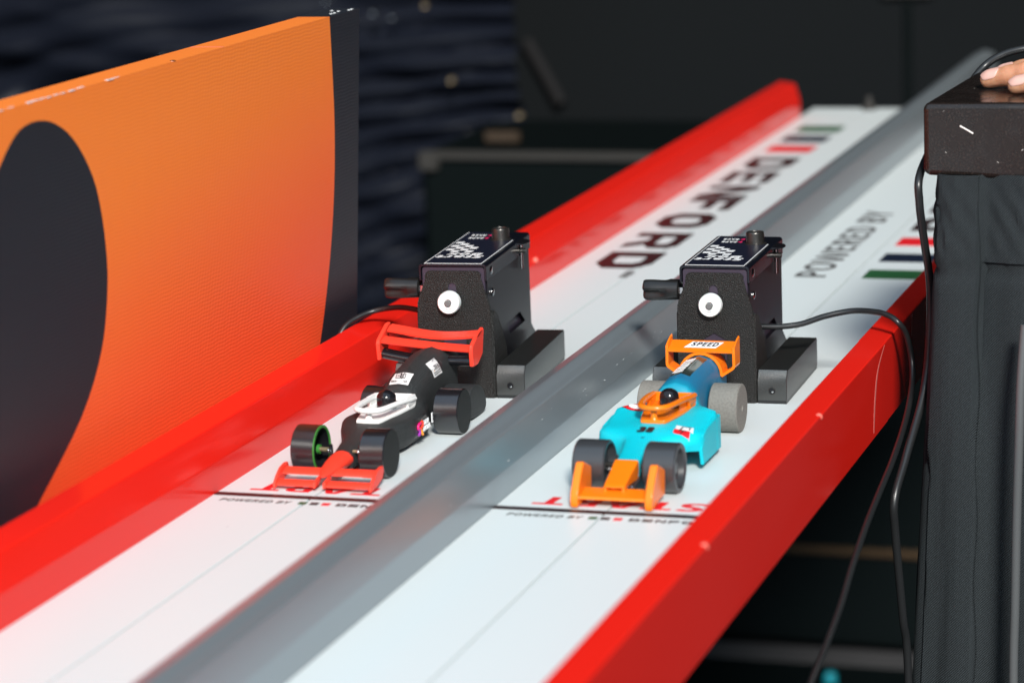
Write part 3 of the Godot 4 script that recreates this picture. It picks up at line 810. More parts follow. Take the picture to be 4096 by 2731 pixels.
func teal_car() -> void:
	var cx := 65.5
	var t := thing("model_race_car", Vector3(cx, 0, -105), "turquoise and orange model race car with grey rear wheels, in the right lane", "model car")
	var st := [
		[-36.3, 0, 16.5, 3, 16.5, 5, 16.2, 5.7, 15.6, 6, 14.5, 6, 12, 6, 9, 5.5, 7, 0, 6.5],
		[-50, 0, 17.8, 3.5, 17.7, 6, 17.3, 7, 16.5, 7.3, 15, 7.3, 11, 7.2, 8, 6.5, 5.5, 0, 5],
		[-60, 0, 19.2, 4, 19.1, 7, 18.7, 8.2, 17.8, 8.6, 16, 8.7, 12, 8.6, 8, 8, 5.5, 0, 5],
		[-68, 0, 20.6, 5, 20.4, 8.8, 19.8, 10.4, 18.8, 11.5, 17, 12, 14, 12, 11, 11, 8, 0, 7],
		[-74.5, 0, 22, 6, 21.6, 12, 20.9, 17, 20.0, 20.5, 18.3, 21.5, 16.2, 21.5, 14.4, 19.5, 11.5, 0, 10.5],
		[-80, 0, 22.7, 7, 22.3, 14, 21.6, 22, 20.8, 25.3, 19.4, 26.5, 17, 26.8, 14.4, 25.8, 11, 0, 10],
		[-90, 0, 22.9, 8, 22.6, 15, 22.1, 22.5, 21.7, 26, 20.4, 27, 18, 27, 14, 27, 10, 0, 9],
		[-105, 0, 22.6, 8, 22.6, 13, 22.9, 22.5, 23.5, 26, 22.2, 27, 19.5, 27, 14, 27, 6, 0, 6],
		[-115, 0, 22.9, 6, 22.9, 12.4, 23.3, 20, 25.0, 25.5, 23.5, 27, 20.5, 27, 14, 27, 3.5, 0, 3.5],
		[-121, 0, 23.4, 6, 23.4, 12.2, 23.6, 16.5, 24.4, 21, 22.5, 23, 19, 23, 13, 23, 5, 0, 4],
		[-127.6, 0, 24.2, 6, 24.2, 11.6, 24.2, 13.5, 23.6, 16, 21.5, 17.5, 17.5, 17.5, 12, 17, 5.5, 0, 4.5],
		[-130.0, 0, 31.6, 6.2, 30.2, 10.4, 27, 12.4, 24.4, 14.8, 21, 15.8, 17, 15.8, 12, 15.2, 6, 0, 5],
		[-134, 0, 34.2, 6.3, 32.2, 10.1, 28.4, 11.8, 25, 13.4, 21, 13.8, 17, 13.8, 12, 13.4, 6, 0, 5],
		[-142, 0, 35.6, 6.2, 33.6, 9.8, 29.5, 11.0, 26, 11.6, 21, 11.6, 16, 11.5, 12, 11, 7, 0, 6],
		[-165, 0, 36.4, 6, 34.5, 9.4, 30.5, 10.6, 26, 10.8, 20, 10.8, 15, 10.8, 11, 10.5, 7, 0, 6],
		[-199, 0, 36.4, 6, 34.5, 9.4, 30.5, 10.6, 26, 10.8, 20, 10.8, 15, 10.8, 11, 10.5, 7, 0, 6]]
	var b := MB.new().loft(body_loft(st, cx))
	for s in [-1.0, 1.0]:
		b.prism(P([-82.5, 3.4, -79.5, 12, -82.5, 19, -90, 20.6, -104, 21.6, -118, 21.2, -118.4, 3.2]), "x", cx + s * 25.2, cx + s * 27.4, 0.5)
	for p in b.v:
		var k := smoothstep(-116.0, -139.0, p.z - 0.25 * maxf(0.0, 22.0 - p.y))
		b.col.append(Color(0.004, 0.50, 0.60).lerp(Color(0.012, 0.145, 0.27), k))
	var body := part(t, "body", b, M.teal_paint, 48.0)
	# nose and front wing
	var nose := MB.new()
	var rings := []
	for q in [[-36.4, 6.1, 16.7, 7.2], [-34, 6.0, 16.1, 7.6], [-24, 5.6, 13.0, 7.9], [-15, 5.4, 10.4, 8.0], [-13.2, 5.1, 9.8, 8.2], [-12.4, 4.6, 9.3, 8.7]]:
		var r := PackedVector3Array()
		for p in P([0, q[2], q[1] - 0.9, q[2], q[1] - 0.2, q[2] - 0.3, q[1], q[2] - 0.8, q[1], (q[2] + q[3]) / 2, q[1] - 0.3, q[3], 0, q[3]]): r.append(Vector3(cx + p.x, p.y, q[0]))
		for k in range(5, 0, -1): r.append(Vector3(2 * cx - r[k].x, r[k].y, q[0]))
		rings.append(r)
	nose.loft(rings)
	part(t, "nose_cone", nose, M.orange_paint, 40.0)
	var fw := part(t, "front_wing", MB.new().prism(P([-5.5, 4.4, -6.2, 5.6, -11, 6.6, -17, 7.4, -17.4, 6.6, -11, 5.4]), "x", cx - 17, cx + 19, 0.3), M.orange_paint, 40.0)
	for s in [-19.4, 18.0]:
		part(fw, "wing_end_plate", MB.new().prism(P([-3.0, 1.0, -2.4, 4.5, -4.0, 8.5, -9, 15, -14, 20.3, -16, 20.4, -27, 15.6, -28, 14.5, -26.5, 2.6, -16, 2.6, -9, 1.0]), "x", cx + s, cx + s + 3.9, 0.6, 2), M.orange_paint, 50.0)
	for s in [-4.6, 4.6]:
		part(fw, "wing_pylon", MB.new().prism(P([-12.6, 5.4, -12.8, 9.2, -18, 10.4, -17.5, 6.4]), "x", cx + s - 0.8, cx + s + 0.8, 0.3), M.orange_paint)
	for s in [-1.0, 1.0]:
		wheel(t, Vector3(cx + s * 18.0, 12.55, -41), 12.5, 16.4, M.tyre_grey, M.tyre_grey, "rim", s)
		part(t, "axle", MB.new().tube(P3([cx + s * 4, 12.5, -41, cx + s * 12, 12.5, -41]), 1.5, 12, 1), M.steel_dark)
		wheel(t, Vector3(cx + s * 19.6, 13.05, -165), 13.0, 15.6, M.foam_grey, M.foam_grey, "bore", s)
	part(t, "line_guide", MB.new().tube(ring3(Vector3(cx + 4.6, 4.2, -26), 2.6, 16), 0.45, 8, 2), M.chrome)
	part(t, "underside_strut", MB.new().prism(P([-18, 2.5, -36, 5.5, -50, 6.5, -50, 8.5, -36, 8, -18, 5]), "x", cx + 3.6, cx + 7.0, 0.5), M.tyre_grey)
	halo(t, cx, 22.4, -86.0, M.orange_paint)
	helmet(t, Vector3(cx + 1.0, 23.5, -115.5), 5.1, 11.0)
	# rear wing
	var arch := PackedVector2Array()
	arch.append(Vector2(cx - 18.5, 41.5)); arch.append(Vector2(cx - 18.6, 31.2)); arch.append(Vector2(cx - 18.3, 30.2)); arch.append(Vector2(cx - 17.6, 29.5)); arch.append(Vector2(cx - 11.7, 25.6))
	for i in 13:
		var a := PI * (1.0 - i / 12.0)
		arch.append(Vector2(cx + 11.7 * cos(a), 25.6 + 11.9 * sin(a)))
	arch.append(Vector2(cx + 17.6, 29.5)); arch.append(Vector2(cx + 18.3, 30.2)); arch.append(Vector2(cx + 18.6, 31.2)); arch.append(Vector2(cx + 18.5, 41.5))
	var rw := part(t, "rear_wing", ribbon(arch, 0.75, -195.5, -184.5, 0.3), M.orange_paint, 40.0)
	part(rw, "wing_blade", MB.new().prism(P([-184.4, 38.0, -184.2, 39.2, -186, 40.0, -190, 41.0, -195.4, 42.4, -195.8, 41.6, -190, 39.9]), "x", cx - 18.2, cx + 18.2, 0.2), M.orange_paint, 40.0)
	for s in [-1.0, 1.0]:
		part(rw, "wing_end_plate", MB.new().prism(P([-184.3, 33, -184.3, 40.5, -186, 42.4, -192, 44.6, -196, 45.4, -196.6, 44.5, -196.2, 31.0, -190, 30.2]), "x", cx + s * 19.2, cx + s * 18.2, 0.3), M.orange_paint)
	# stickers and marks
	var sp := part(rw, "wing_sticker", MB.new().prism(P([cx - 9.5, 0, cx + 8.2, 0, cx + 11.2, -7.0, cx - 6.0, -7.0]), "z", 0, 0.1, 0.0), M.white_print)
	sp.transform = Transform3D(Basis(Vector3(1, 0, 0), Vector3(0, -0.255, 0.967), Vector3(0, 0.967, 0.255)), Vector3(0, 0, 0))
	sp.position = (Vector3(cx, 40.25, -186.4) - org) * MM - sp.basis * ((Vector3(cx, 0, 0) - org) * MM)
	text(rw, "wing_lettering", "SPEED", Vector3(cx + 1.6, 41.45, -190.3), Vector3(14.5, 0, 0), Vector3(0, 1.15, -4.3), M.label_navy, "Droid Sans", 700, 0.25, 0.2)
	var dn := Vector3(0, -1, 0)
	var st_dir := Vector3(-0.18, -0.98, 0).normalized()
	sticker(t, "cowl_sticker", lay(b.v, Vector3(cx - 1.0, 35.5, -163), Vector3(11.5, 0, 0), Vector3(0, 0, -38), dn, 10), dn, M.mirror_print)
	for i in 6:
		var p: Array = lay(b.v, Vector3(cx - 3.0, 35.5, -149.5 - i * 5.2), Vector3(0.1, 0, 0), Vector3(0, 0, 0.1), dn, 1, 0.3)
		text(t, "cowl_lettering", "MUROIN"[i], p[0][0], Vector3(0, 0, -4.2), Vector3(-5.6, -1.4, 0), M.white_print, "Droid Serif", 700, 0.0, 0.15)
	sticker(t, "shoulder_sticker", lay(b.v, Vector3(cx + 17.5, 24, -83.0), Vector3(9.5, 0, 1.5), Vector3(-1.0, 0, -6.0), dn, 8), dn, M.white_print)
	sticker(t, "shoulder_sticker", lay(b.v, Vector3(cx + 17.2, 24, -78.0), Vector3(8.6, 0, 1.0), Vector3(-0.5, 0, -5.0), dn, 8, 0.16), dn, M.red_print)
	for q in [[16.0, -82.0, 0.8, 0, 0.6, -7.0], [18.6, -85.2, 3.4, 0.4, 0.1, -0.7], [20.2, -83.4, 0.6, 0, -0.2, -4.2], [17.6, -79.6, 4.0, 0.5, 0.2, -0.8], [17.4, -77.6, 0.7, 0, 0.8, -3.6]]:
		sticker(t, "sticker_line", lay(b.v, Vector3(cx + q[0], 24, q[1]), Vector3(q[2], 0, q[3]), Vector3(q[4], 0, q[5]), dn, 4, 0.24), dn, M.black_print)
	for q in [[7.0, 5.4, 0.10, "black_print"], [6.5, 4.9, 0.15, "red_print"], [3.9, 3.0, 0.2, "black_print"], [3.5, 2.7, 0.25, "white_print"]]:
		var rows := []
		for j in 5:
			var row := PackedVector3Array()
			for i in 29:
				var a := TAU * i / 28.0
				row.append(Vector3(cx - 17.0 + q[0] * cos(a) * (1.0 - j * 0.24), 0, -114.0 + q[1] * sin(a) * (1.0 - j * 0.24)))
			rows.append(row)
		for row in rows:
			for i in row.size():
				var p: Array = lay(b.v, Vector3(row[i].x, 24, row[i].z), Vector3(0.01, 0, 0), Vector3(0, 0, 0.01), dn, 1, q[2])
				row[i] = p[0][0]
		sticker(t, "round_sticker", rows, dn, M[q[3]], 0.05)
	text(t, "number_lettering", "38", Vector3(cx - 0.3, 22.75, -74.4), Vector3(8.2, 0, 0), Vector3(0, 0.9, -5.4), M.black_print, "Droid Sans", 700, 0.1, 0.4)
	part(t, "peg_hole", MB.new().lathe(P([0, 0, 1.0, 0, 1.0, 0.25, 0, 0.25]), Transform3D(Basis(Vector3(1, 0, 0), 0.17), Vector3(cx, 20.35, -66.5)), 16), mat("teal_dark", Color(0.004, 0.25, 0.33), 0.5))
	part(t, "gas_cartridge", MB.new().lathe(P([0, -226, 3.5, -226, 4, -222, 4, -216, 8.6, -208, 9, -205, 9, -197, 0, -197]), Transform3D(Basis(Vector3(1, 0, 0), Vector3(0, 0, 1), Vector3(0, -1, 0)), Vector3(cx, 26.0, 0)), 36), M.steel_dark)
func ring3(c: Vector3, r: float, n: int) -> PackedVector3Array:
	var out := PackedVector3Array()
	for i in n + 1: out.append(c + Vector3(r * 0.6 * cos(TAU * i / n), r * sin(TAU * i / n), r * 0.8 * cos(TAU * i / n)))
	return out

func black_car() -> void:
	var cx := -87.5
	var t := thing("model_race_car", Vector3(cx, 0, -105), "matt black model race car with red wings and white halo, in the left lane", "model car")
	var st := [
		[-41, 0, 12.6, 2.5, 12.5, 4.4, 12.0, 5.4, 11, 5.8, 9.5, 5.8, 8, 5.8, 6, 5, 4, 0, 3.5],
		[-54, 0, 14.2, 3, 14.1, 5.2, 13.6, 6.4, 12.6, 7, 11, 7, 9, 7, 6.5, 6, 4, 0, 3.5],
		[-66, 0, 16, 4, 15.8, 6.6, 15.2, 8, 14.2, 8.8, 12.8, 9, 10.5, 9, 7, 8, 4, 0, 3.5],
		[-78, 0, 17.8, 5, 17.6, 9, 17.2, 12, 16.6, 14.2, 15.4, 14.8, 13, 14.6, 8, 12.5, 3.6, 0, 3.2],
		[-90, 0, 18.6, 6, 18.5, 11, 18.3, 15.5, 17.8, 18, 16.6, 18.6, 14, 18.4, 8, 15.5, 3, 0, 3],
		[-100, 0, 18.4, 6, 18.4, 11, 18.3, 16.5, 17.7, 19, 16.6, 19.4, 13.5, 19.2, 7.5, 16, 3, 0, 3],
		[-112, 0, 18.6, 5.5, 18.6, 10.6, 18.5, 15.5, 17.2, 18.6, 15, 19.4, 12, 19.2, 7, 16, 3, 0, 3],
		[-121.5, 0, 19.4, 5.5, 19.4, 10.6, 19.2, 14.4, 17.6, 17.4, 14.4, 18.8, 11.2, 18.6, 6.5, 15, 3, 0, 3],
		[-124.6, 0, 25.6, 5.5, 24.8, 9.4, 22.8, 13.4, 18.2, 16.6, 14.6, 17.6, 11.4, 17.4, 6.8, 14.5, 3, 0, 3],
		[-130, 0, 29.5, 5.8, 28.2, 9.4, 25.2, 11.8, 20.5, 14.5, 15.5, 15.5, 12, 15.5, 7, 13, 3.5, 0, 3],
		[-141, 0, 33, 6, 31.6, 9.8, 28.4, 11.2, 24, 11.8, 19, 12, 14, 12, 8, 11, 4, 0, 3.5],
		[-158, 0, 36.6, 6.2, 35, 10, 31, 11.4, 26, 11.4, 21, 11.2, 15, 11, 9, 10.5, 4.5, 0, 4],
		[-180, 0, 37.4, 6, 35.8, 9.6, 31.6, 11, 26.5, 11, 21, 10.5, 15, 10.3, 9, 10, 5, 0, 4.5],
		[-191, 0, 35.5, 5.4, 34.2, 8.6, 30.6, 10, 26, 10, 21, 9.8, 15, 9.6, 9, 9.4, 5, 0, 4.5],
		[-197, 0, 33.2, 4.8, 32, 7.8, 29, 9, 25.5, 9.2, 21, 9.2, 15, 9, 9, 8.8, 5, 0, 4.5]]
	var b := MB.new().loft(body_loft(st, cx))
	part(t, "body", b, M.foam_black, 50.0)
	for s in [-1.0, 1.0]:      # rounded fairings behind the rear wheels
		part(t, "rear_fairing", MB.new().prism(smooth2(P([-160, 3, -158.5, 9, -160.5, 15, -166, 18.4, -174, 18.6, -182, 15.5, -187, 9.5, -187.5, 3.5, -182, 1.2, -166, 1.2]), 3), "x", cx + 2.5 + s * 9, cx + 2.5 + s * 26.5, 1.2, 2), M.foam_black, 50.0)
	# nose and front wing
	var nose := MB.new()
	var rings := []
	for q in [[-42, 6.1, 13.4, 4.6], [-38, 6.1, 13.1, 4.8], [-31, 5.6, 11.9, 5.6], [-24, 4.6, 10.4, 6.0], [-18, 3.1, 8.8, 6.1], [-15, 1.9, 7.9, 6.2], [-13.6, 0.9, 7.3, 6.4], [-13.1, 0.3, 7.0, 6.7]]:
		var r := PackedVector3Array()
		for k in 20:
			var a := TAU * k / 20
			r.append(Vector3(cx + q[1] * cos(a), (q[2] + q[3]) / 2 + (q[2] - q[3]) / 2 * sin(a), q[0]))
		rings.append(r)
	nose.loft(rings)
	part(t, "nose_cone", nose, M.red_plastic, 60.0)
	var fw := part(t, "front_wing", MB.new().prism(P([-19.4, 6.1, -19.7, 6.9, -22.5, 8.0, -25.2, 8.6, -25.4, 7.7, -22.5, 7.1]), "x", cx - 24.5, cx + 26.5, 0.3), M.red_plastic, 50.0)
	for s in [[-25.0, -3.6], [1.8, 27.0]]:
		part(fw, "wing_flap", MB.new().prism(P([-10.4, 2.4, -10.7, 3.2, -13, 4.2, -15.2, 4.7, -15.4, 3.9, -13, 3.4]), "x", cx + s[0], cx + s[1], 0.3), M.red_plastic, 50.0)
	for s in [-25.6, 26.2]:
		part(fw, "wing_end_plate", MB.new().prism(P([-9.4, 1.2, -9.6, 3.4, -14, 7, -19, 9.8, -24, 10.6, -28, 10.2, -29, 7.5, -26, 4.0, -20, 2.0, -13, 1.0]), "x", cx + s, cx + s + 1.6, 0.4), M.red_plastic, 50.0)
	for s in [-3.9, 1.4]:
		part(fw, "wing_fence", MB.new().prism(P([-9.6, 2.0, -10.6, 5.0, -18, 6.4, -20, 5, -15, 2.6]), "x", cx + s, cx + s + 1.6, 0.3), M.red_plastic)
	# wheels and axles
	wheel(t, Vector3(cx - 19.4, 12.55, -46.5), 12.5, 12.5, M.tyre_black, M.tyre_face, "hollow", -1.0)
	wheel(t, Vector3(cx + 19.6, 12.55, -44), 12.5, 13.5, M.tyre_black, M.tyre_face, "solid", 1.0)
	wheel(t, Vector3(cx - 15.6, 12.35, -137), 12.3, 14.0, M.tyre_black, M.tyre_face, "solid", -1.0)
	wheel(t, Vector3(cx + 26.6, 12.35, -137), 12.3, 14.0, M.tyre_black, M.tyre_face, "solid", 1.0)
	var ax := part(t, "axle", MB.new().tube(P3([cx - 24.5, 12.5, -46.5, cx - 13.6, 12.5, -46.5]), 0.9, 12, 1), M.gloss_black)
	part(ax, "axle_sleeve", MB.new().tube(P3([cx - 14.2, 12.5, -46.5, cx - 8.6, 12.5, -46.0]), 1.25, 12, 1), M.brass)
	part(ax, "hub", MB.new().lathe(P([0, -0.8, 2.4, -0.8, 2.4, 0.8, 0, 0.8]), axis_x(Vector3(cx - 14.4, 12.5, -46.5)), 20), M.green_plastic)
	var ax2 := part(t, "axle", MB.new().tube(P3([cx + 5, 12.4, -45, cx + 13.4, 12.4, -44.4]), 0.9, 12, 1), M.brass)
	for s in [[ax, -8.0], [ax2, 8.2], [ax2, 9.2]]:
		part(s[0], "bearing_ball", MB.new().lathe(P([0, -1.1, 0.8, -0.8, 1.1, 0, 0.8, 0.8, 0, 1.1]), axis_y(Vector3(cx + s[1], 12.7, -43.8)), 14), M.chrome, 60.0)
	for s in [-7.4, 8.6]:
		part(t, "axle_eyelet", MB.new().tube(ring4(Vector3(cx + s, 11.5, -45.5), 3.4, 18), 0.9, 8, 2), M.gloss_black, 60.0)
	halo(t, cx - 0.6, 17.6, -80.5, M.white_plastic, -1.2)
	helmet(t, Vector3(cx - 0.4, 18.5, -109.5), 5.3, 11.0)
	# rear wing: two blades between end plates, two glossy stays
	var rw := part(t, "rear_wing", blade([[-115.8, 45.0], [-108, 43.9], [-100, 42.6], [-93, 41.8], [-86, 41.4], [-78, 41.6], [-70, 42.2], [-62.6, 43.0]], -188, -196, 1.5, 1.6), M.red_plastic, 50.0)
	part(rw, "wing_blade", blade([[-118, 39.8], [-105, 38.6], [-92, 37.5], [-78, 36.6], [-64.4, 36.0]], -181, -188, 1.4, 1.4), M.red_plastic, 50.0)
	part(rw, "wing_end_plate", MB.new().prism(P([-180, 29, -178.8, 38, -180, 40.6, -194, 46.8, -198, 47, -198.5, 44, -195, 40, -193, 33, -187, 29]), "x", -119.8, -117.4, 0.5), M.red_plastic)
	part(rw, "wing_end_plate", MB.new().prism(P([-179.5, 27.2, -178.8, 36, -180, 39, -191, 43.8, -199, 45.2, -200, 43.8, -198.2, 38, -196.5, 31, -188, 26.6, -181, 26.6]), "x", -65.0, -62.6, 0.5), M.red_plastic)
	for s in [[P3([-118, 31.8, -186, -108, 30.2, -185.5, -95, 28.6, -185])], [P3([-82, 29.0, -184, -72, 29.2, -184, -65, 29.2, -184.5])]]:
		part(rw, "wing_stay", MB.new().tube(s[0], 4.6, 20, 4, 0.62), M.gloss_black, 60.0)
	part(t, "gas_cartridge", MB.new().lathe(P([0, -214, 3.5, -214, 4, -210, 7.0, -203, 7.6, -199, 7.6, -194, 0, -194]), Transform3D(Basis(Vector3(1, 0, 0), Vector3(0, 0, 1), Vector3(0, -1, 0)), Vector3(cx + 1.5, 25.0, 0)), 32), M.steel_dark)
	# stickers
	var d1 := Vector3(0, -0.80, -0.60)
	var s1 := sticker(t, "paper_sticker", lay(b.v, Vector3(cx - 0.6, 30.2, -133.5), Vector3(11.0, 0, 0), Vector3(-0.4, 9.0, -12.0) * 0.72, d1, 8), d1, M.paper)
	var u := Vector3(0, 0.60, -0.80)
	var c1 := Vector3(cx - 0.6, 30.0, -133.6)
	var hit: Array = lay(b.v, c1, Vector3(0.01, 0, 0), Vector3(0, 0, 0.01), d1, 1, 0.5)
	c1 = hit[0][0]
	text(s1, "sticker_lettering", "babyTronicX", c1 - u * 3.2, Vector3(9.0, 0, 0), u * 1.7, M.black_print, "Droid Sans", 700, 0.1, 0.2)
	for q in [[-2.6, 0.8, 0.25, 3.2], [2.6, 0.8, 0.25, 3.2], [0, -0.7, 5.2, 0.25], [0, 2.4, 5.2, 0.25], [0, 3.0, 0.3, 1.6], [-1.2, 0.8, 1.4, 0.3], [1.2, 1.3, 1.3, 0.3], [1.2, 0.2, 1.3, 0.3], [0, 0.8, 0.7, 2.8], [0, 4.6, 7.0, 0.22]]:
		var o := part(s1, "sticker_line", MB.new().box(Vector3.ZERO, Vector3(q[2], q[3], 0.12)), M.black_print)
		o.transform = Transform3D(Basis(Vector3(1, 0, 0), u, -d1), (c1 + Vector3(q[0], 0, 0) + u * q[1] - org) * MM)
		o.position -= o.basis * (-org * MM)
	var d2 := Vector3(-0.72, -0.58, -0.38).normalized()
	var x2 := Vector3(0.45, 0.05, -0.89)
	x2 = (x2 - d2 * x2.dot(d2)).normalized()
	var u2 := (-d2).cross(x2).normalized()
	var xr := x2 * cos(0.25) + u2 * sin(0.25)
	var ur := u2 * cos(0.25) - x2 * sin(0.25)
	var c2 := Vector3(cx + 8.0, 29.5, -160.0)
	hit = lay(b.v, c2, xr * 0.01, ur * 0.01, d2, 1, 0.4)
	c2 = hit[0][0]
	var s2 := sticker(t, "paper_sticker", lay(b.v, c2, xr * 11.5, ur * 9.0, d2, 8), d2, M.paper)
	text(s2, "sticker_lettering", "LTFAM", c2 + xr * 0.9 - d2 * 0.25, xr * 7.2, ur * 2.3, M.black_print, "Droid Serif", 400, 0.0, 0.2)
	var tr := MB.new()
	tr.loft([PackedVector3Array([c2 - xr * 4.8 - ur * 1.6, c2 - xr * 2.9 - ur * 1.6, c2 - xr * 3.4 + ur * 2.6]), PackedVector3Array([c2 - xr * 4.8 - ur * 1.6 - d2 * 0.3, c2 - xr * 2.9 - ur * 1.6 - d2 * 0.3, c2 - xr * 3.4 + ur * 2.6 - d2 * 0.3])])
	part(s2, "sticker_triangle", tr, M.amber_print)
	for k in 2: text(s2, "sticker_lettering", ["mechanical services", "www.altfam.com"][k], c2 - xr * 1.6 - ur * (2.4 + k * 1.0) - d2 * 0.2, xr * 6.4, ur * 0.6, M.grey_print, "Droid Sans", 400, 0.0, 0.15)
	var arc := PackedVector3Array()
	for i in 17: arc.append(c2 - d2 * 0.25 + xr * (1.8 + 3.4 * cos(-1.9 + 3.9 * i / 16.0)) + ur * (0.8 + 3.2 * sin(-1.9 + 3.9 * i / 16.0)))
	part(s2, "sticker_line", MB.new().tube(arc, 0.14, 6, 1), M.black_print)
	# dark side sticker with the event logo
	var d3 := Vector3(-1, 0, 0)
	var s3 := sticker(t, "side_sticker", lay(b.v, Vector3(cx + 19, 10.4, -113.5), Vector3(0, -1.6, -31), Vector3(0, 10.5, 0), d3, 8), d3, M.label_black)
	var x3 := Vector3(-0.01, -0.02, -1.0).normalized()
	var y3 := Vector3(0, 1, 0)
	var c3 := Vector3(cx + 19.75, 10.6, -108.0)
	var swoosh := [[[-5.6, -3.6, -4.2, -2.6, -4.8, -1.0, -6.2, -0.2], "violet_print"], [[-6.2, -0.2, -6.4, 1.2, -5.0, 2.2, -2.6, 2.3], "magenta_print"], [[-2.6, 2.3, 0.2, 2.6, 0.6, 0.6, -1.6, -0.4, -4.0, -0.5], "flame_print"], [[-2.6, -0.4, -1.4, -1.8, -0.6, -3.4, 0.4, -4.4], "amber_print"]]
	for q in swoosh:
		var pts := PackedVector3Array()
		for i in range(0, q[0].size(), 2): pts.append(c3 + x3 * q[0][i] + y3 * q[0][i + 1])
		part(s3, "logo_stroke", MB.new().tube(pts, 0.8, 8, 5), M[q[1]], 60.0)
	text(s3, "sticker_lettering", "STEM", c3 + x3 * 6.0 + y3 * 1.4, x3 * 8.4, y3 * 2.6, M.white_print, "Droid Sans", 700, 0.0, 0.4)
	text(s3, "sticker_lettering", "RACING", c3 + x3 * 7.4 - y3 * 1.8, x3 * 11.0, y3 * 2.6, M.white_print, "Droid Sans", 700, 0.0, 0.4)
	text(s3, "sticker_lettering", "B", c3 + x3 * 17.6 + y3 * 1.2, x3 * 4.2, y3 * 5.4, M.white_print, "Droid Sans", 700, 0.0, 0.4)
func ring4(c: Vector3, r: float, n: int) -> PackedVector3Array:
	var out := PackedVector3Array()
	for i in n + 1: out.append(c + Vector3(r * 0.35 * cos(TAU * i / n), r * sin(TAU * i / n), r * cos(TAU * i / n)))
	return out
func blade(line: Array, zf: float, zb: float, rise: float, thick: float) -> MB:
	var b := MB.new()
	var rings := []
	var pts := PackedVector3Array()
	for q in line: pts.append(Vector3(q[0], q[1], 0))
	for p in MB.smooth(pts, 3):
		rings.append(PackedVector3Array([Vector3(p.x, p.y - rise, zf), Vector3(p.x, p.y - rise + thick * 0.6, zf + 0.4), Vector3(p.x, p.y - rise * 0.4 + thick, (zf + zb) / 2), Vector3(p.x, p.y + thick * 0.5 + rise * 0.5, zb), Vector3(p.x, p.y + rise * 0.5, zb), Vector3(p.x, p.y - rise * 0.4, (zf + zb) / 2)]))
	return b.loft(rings)

# ---------------------------------------------------------------- cloth stand, control box, hand
func stand() -> void:
	org = Vector3(262, -740, -262)
	var b := MB.new()
	var rings := []
	var n := 260
	for j in 90:
		var y := lerpf(134.0, -740.0, pow(j / 89.0, 2.1))
		var grow := clampf((134.0 - y) / 280.0, 0.0, 1.6)
		var ring := PackedVector3Array()
		var tuck := exp(-pow((y - 82.0) / 2.0, 2)) * 2.6
		var bunch := exp(-pow((y - 108.0) / 20.0, 2))
		for i in n:
			var t := float(i) / n
			# outline: front edge, right, back, left
			var base: Vector2
			var out: Vector2
			var x0 := 190.0 - 12.0 * grow
			var x1 := 375.0 + 12.0 * grow
			var zf := -200.0 + 6.0 * grow
			var zb := -335.0 - 10.0 * grow
			var c := Vector2((x0 + x1) / 2, (zf + zb) / 2)
			var ang := TAU * t
			var dir := Vector2(cos(ang), sin(ang))
			var k := 1.0 / pow(pow(absf(dir.x) / ((x1 - x0) / 2), 24.0) + pow(absf(dir.y) / ((zf - zb) / 2), 24.0), 1.0 / 24.0)
			base = c + dir * k
			out = dir
			var s := base.x * 0.11 + base.y * 0.09
			var fold := (1.6 + 4.0 * grow) * sin(s * 1.7 + 0.5 * sin(y * 0.017)) * 0.5 + 1.5 * bunch * sin(s * 5.0 + y * 0.13) * sin(y * 0.21) + 0.5 * sin(s * 9.0 + y * 0.05) * (0.4 + bunch)
			# the overlapping pleat on the front
			var pleat := 0.0
			if base.y > -225.0:
				var px := 214.5 - 3.5 * grow
				pleat = -4.6 * (1.0 / (1.0 + exp(-(base.x - px) * 6.0))) * exp(-maxf(base.x - px, 0.0) / 11.0)
			base += out * (fold - tuck) + Vector2(0, pleat)
			ring.append(Vector3(base.x, y, base.y))
		rings.append(ring)
	b.loft(rings)
	var whole := solo("cloth_covered_stand", b, M.cloth, "black twill cloth draped stand at the right edge, pleated and stitched near its top", "stand", org, "", 60.0)
	for q in [["overlap_panel", 0, 90, 186.0, 214.5, 2.4], ["hem_band", 0, 0, 189.0, 300.0, 1.3]]:
		var last: int = q[2]
		if last == 0:
			while rings[last][0].y > 84.0: last += 1
		var bands := []
		for j in range(0, mini(last, rings.size())):
			var front := []
			for p in rings[j]:
				if p.z > -232.0: front.append(p)
			front.sort_custom(func(u, v): return u.x < v.x)
			var grow := clampf((134.0 - rings[j][0].y) / 280.0, 0.0, 1.6)
			var lo: float = maxf(front[0].x + 1.5, q[3] - 11.5 * grow)
			var hi: float = q[4] - 3.5 * grow + (0.7 * sin(rings[j][0].y * 0.09) if q[0] == "overlap_panel" else 0.0)
			var outer := PackedVector3Array()
			var inner := PackedVector3Array()
			for i in 41:
				var x := lerpf(lo, hi, i / 40.0)
				var z := -1e9
				for k in front.size() - 1:
					if front[k].x <= x and front[k + 1].x >= x:
						z = lerpf(front[k].z, front[k + 1].z, (x - front[k].x) / maxf(front[k + 1].x - front[k].x, 1e-4))
						break
				if z < -1e8: z = front[front.size() - 1].z
				outer.append(Vector3(x, rings[j][0].y, z + q[5] * minf(1.0, i / 3.0)))
				inner.append(Vector3(x, rings[j][0].y, z - 1.5))
			inner.reverse()
			bands.append(outer + inner)
		part(whole, q[0], MB.new().loft(bands), M.cloth, 60.0)

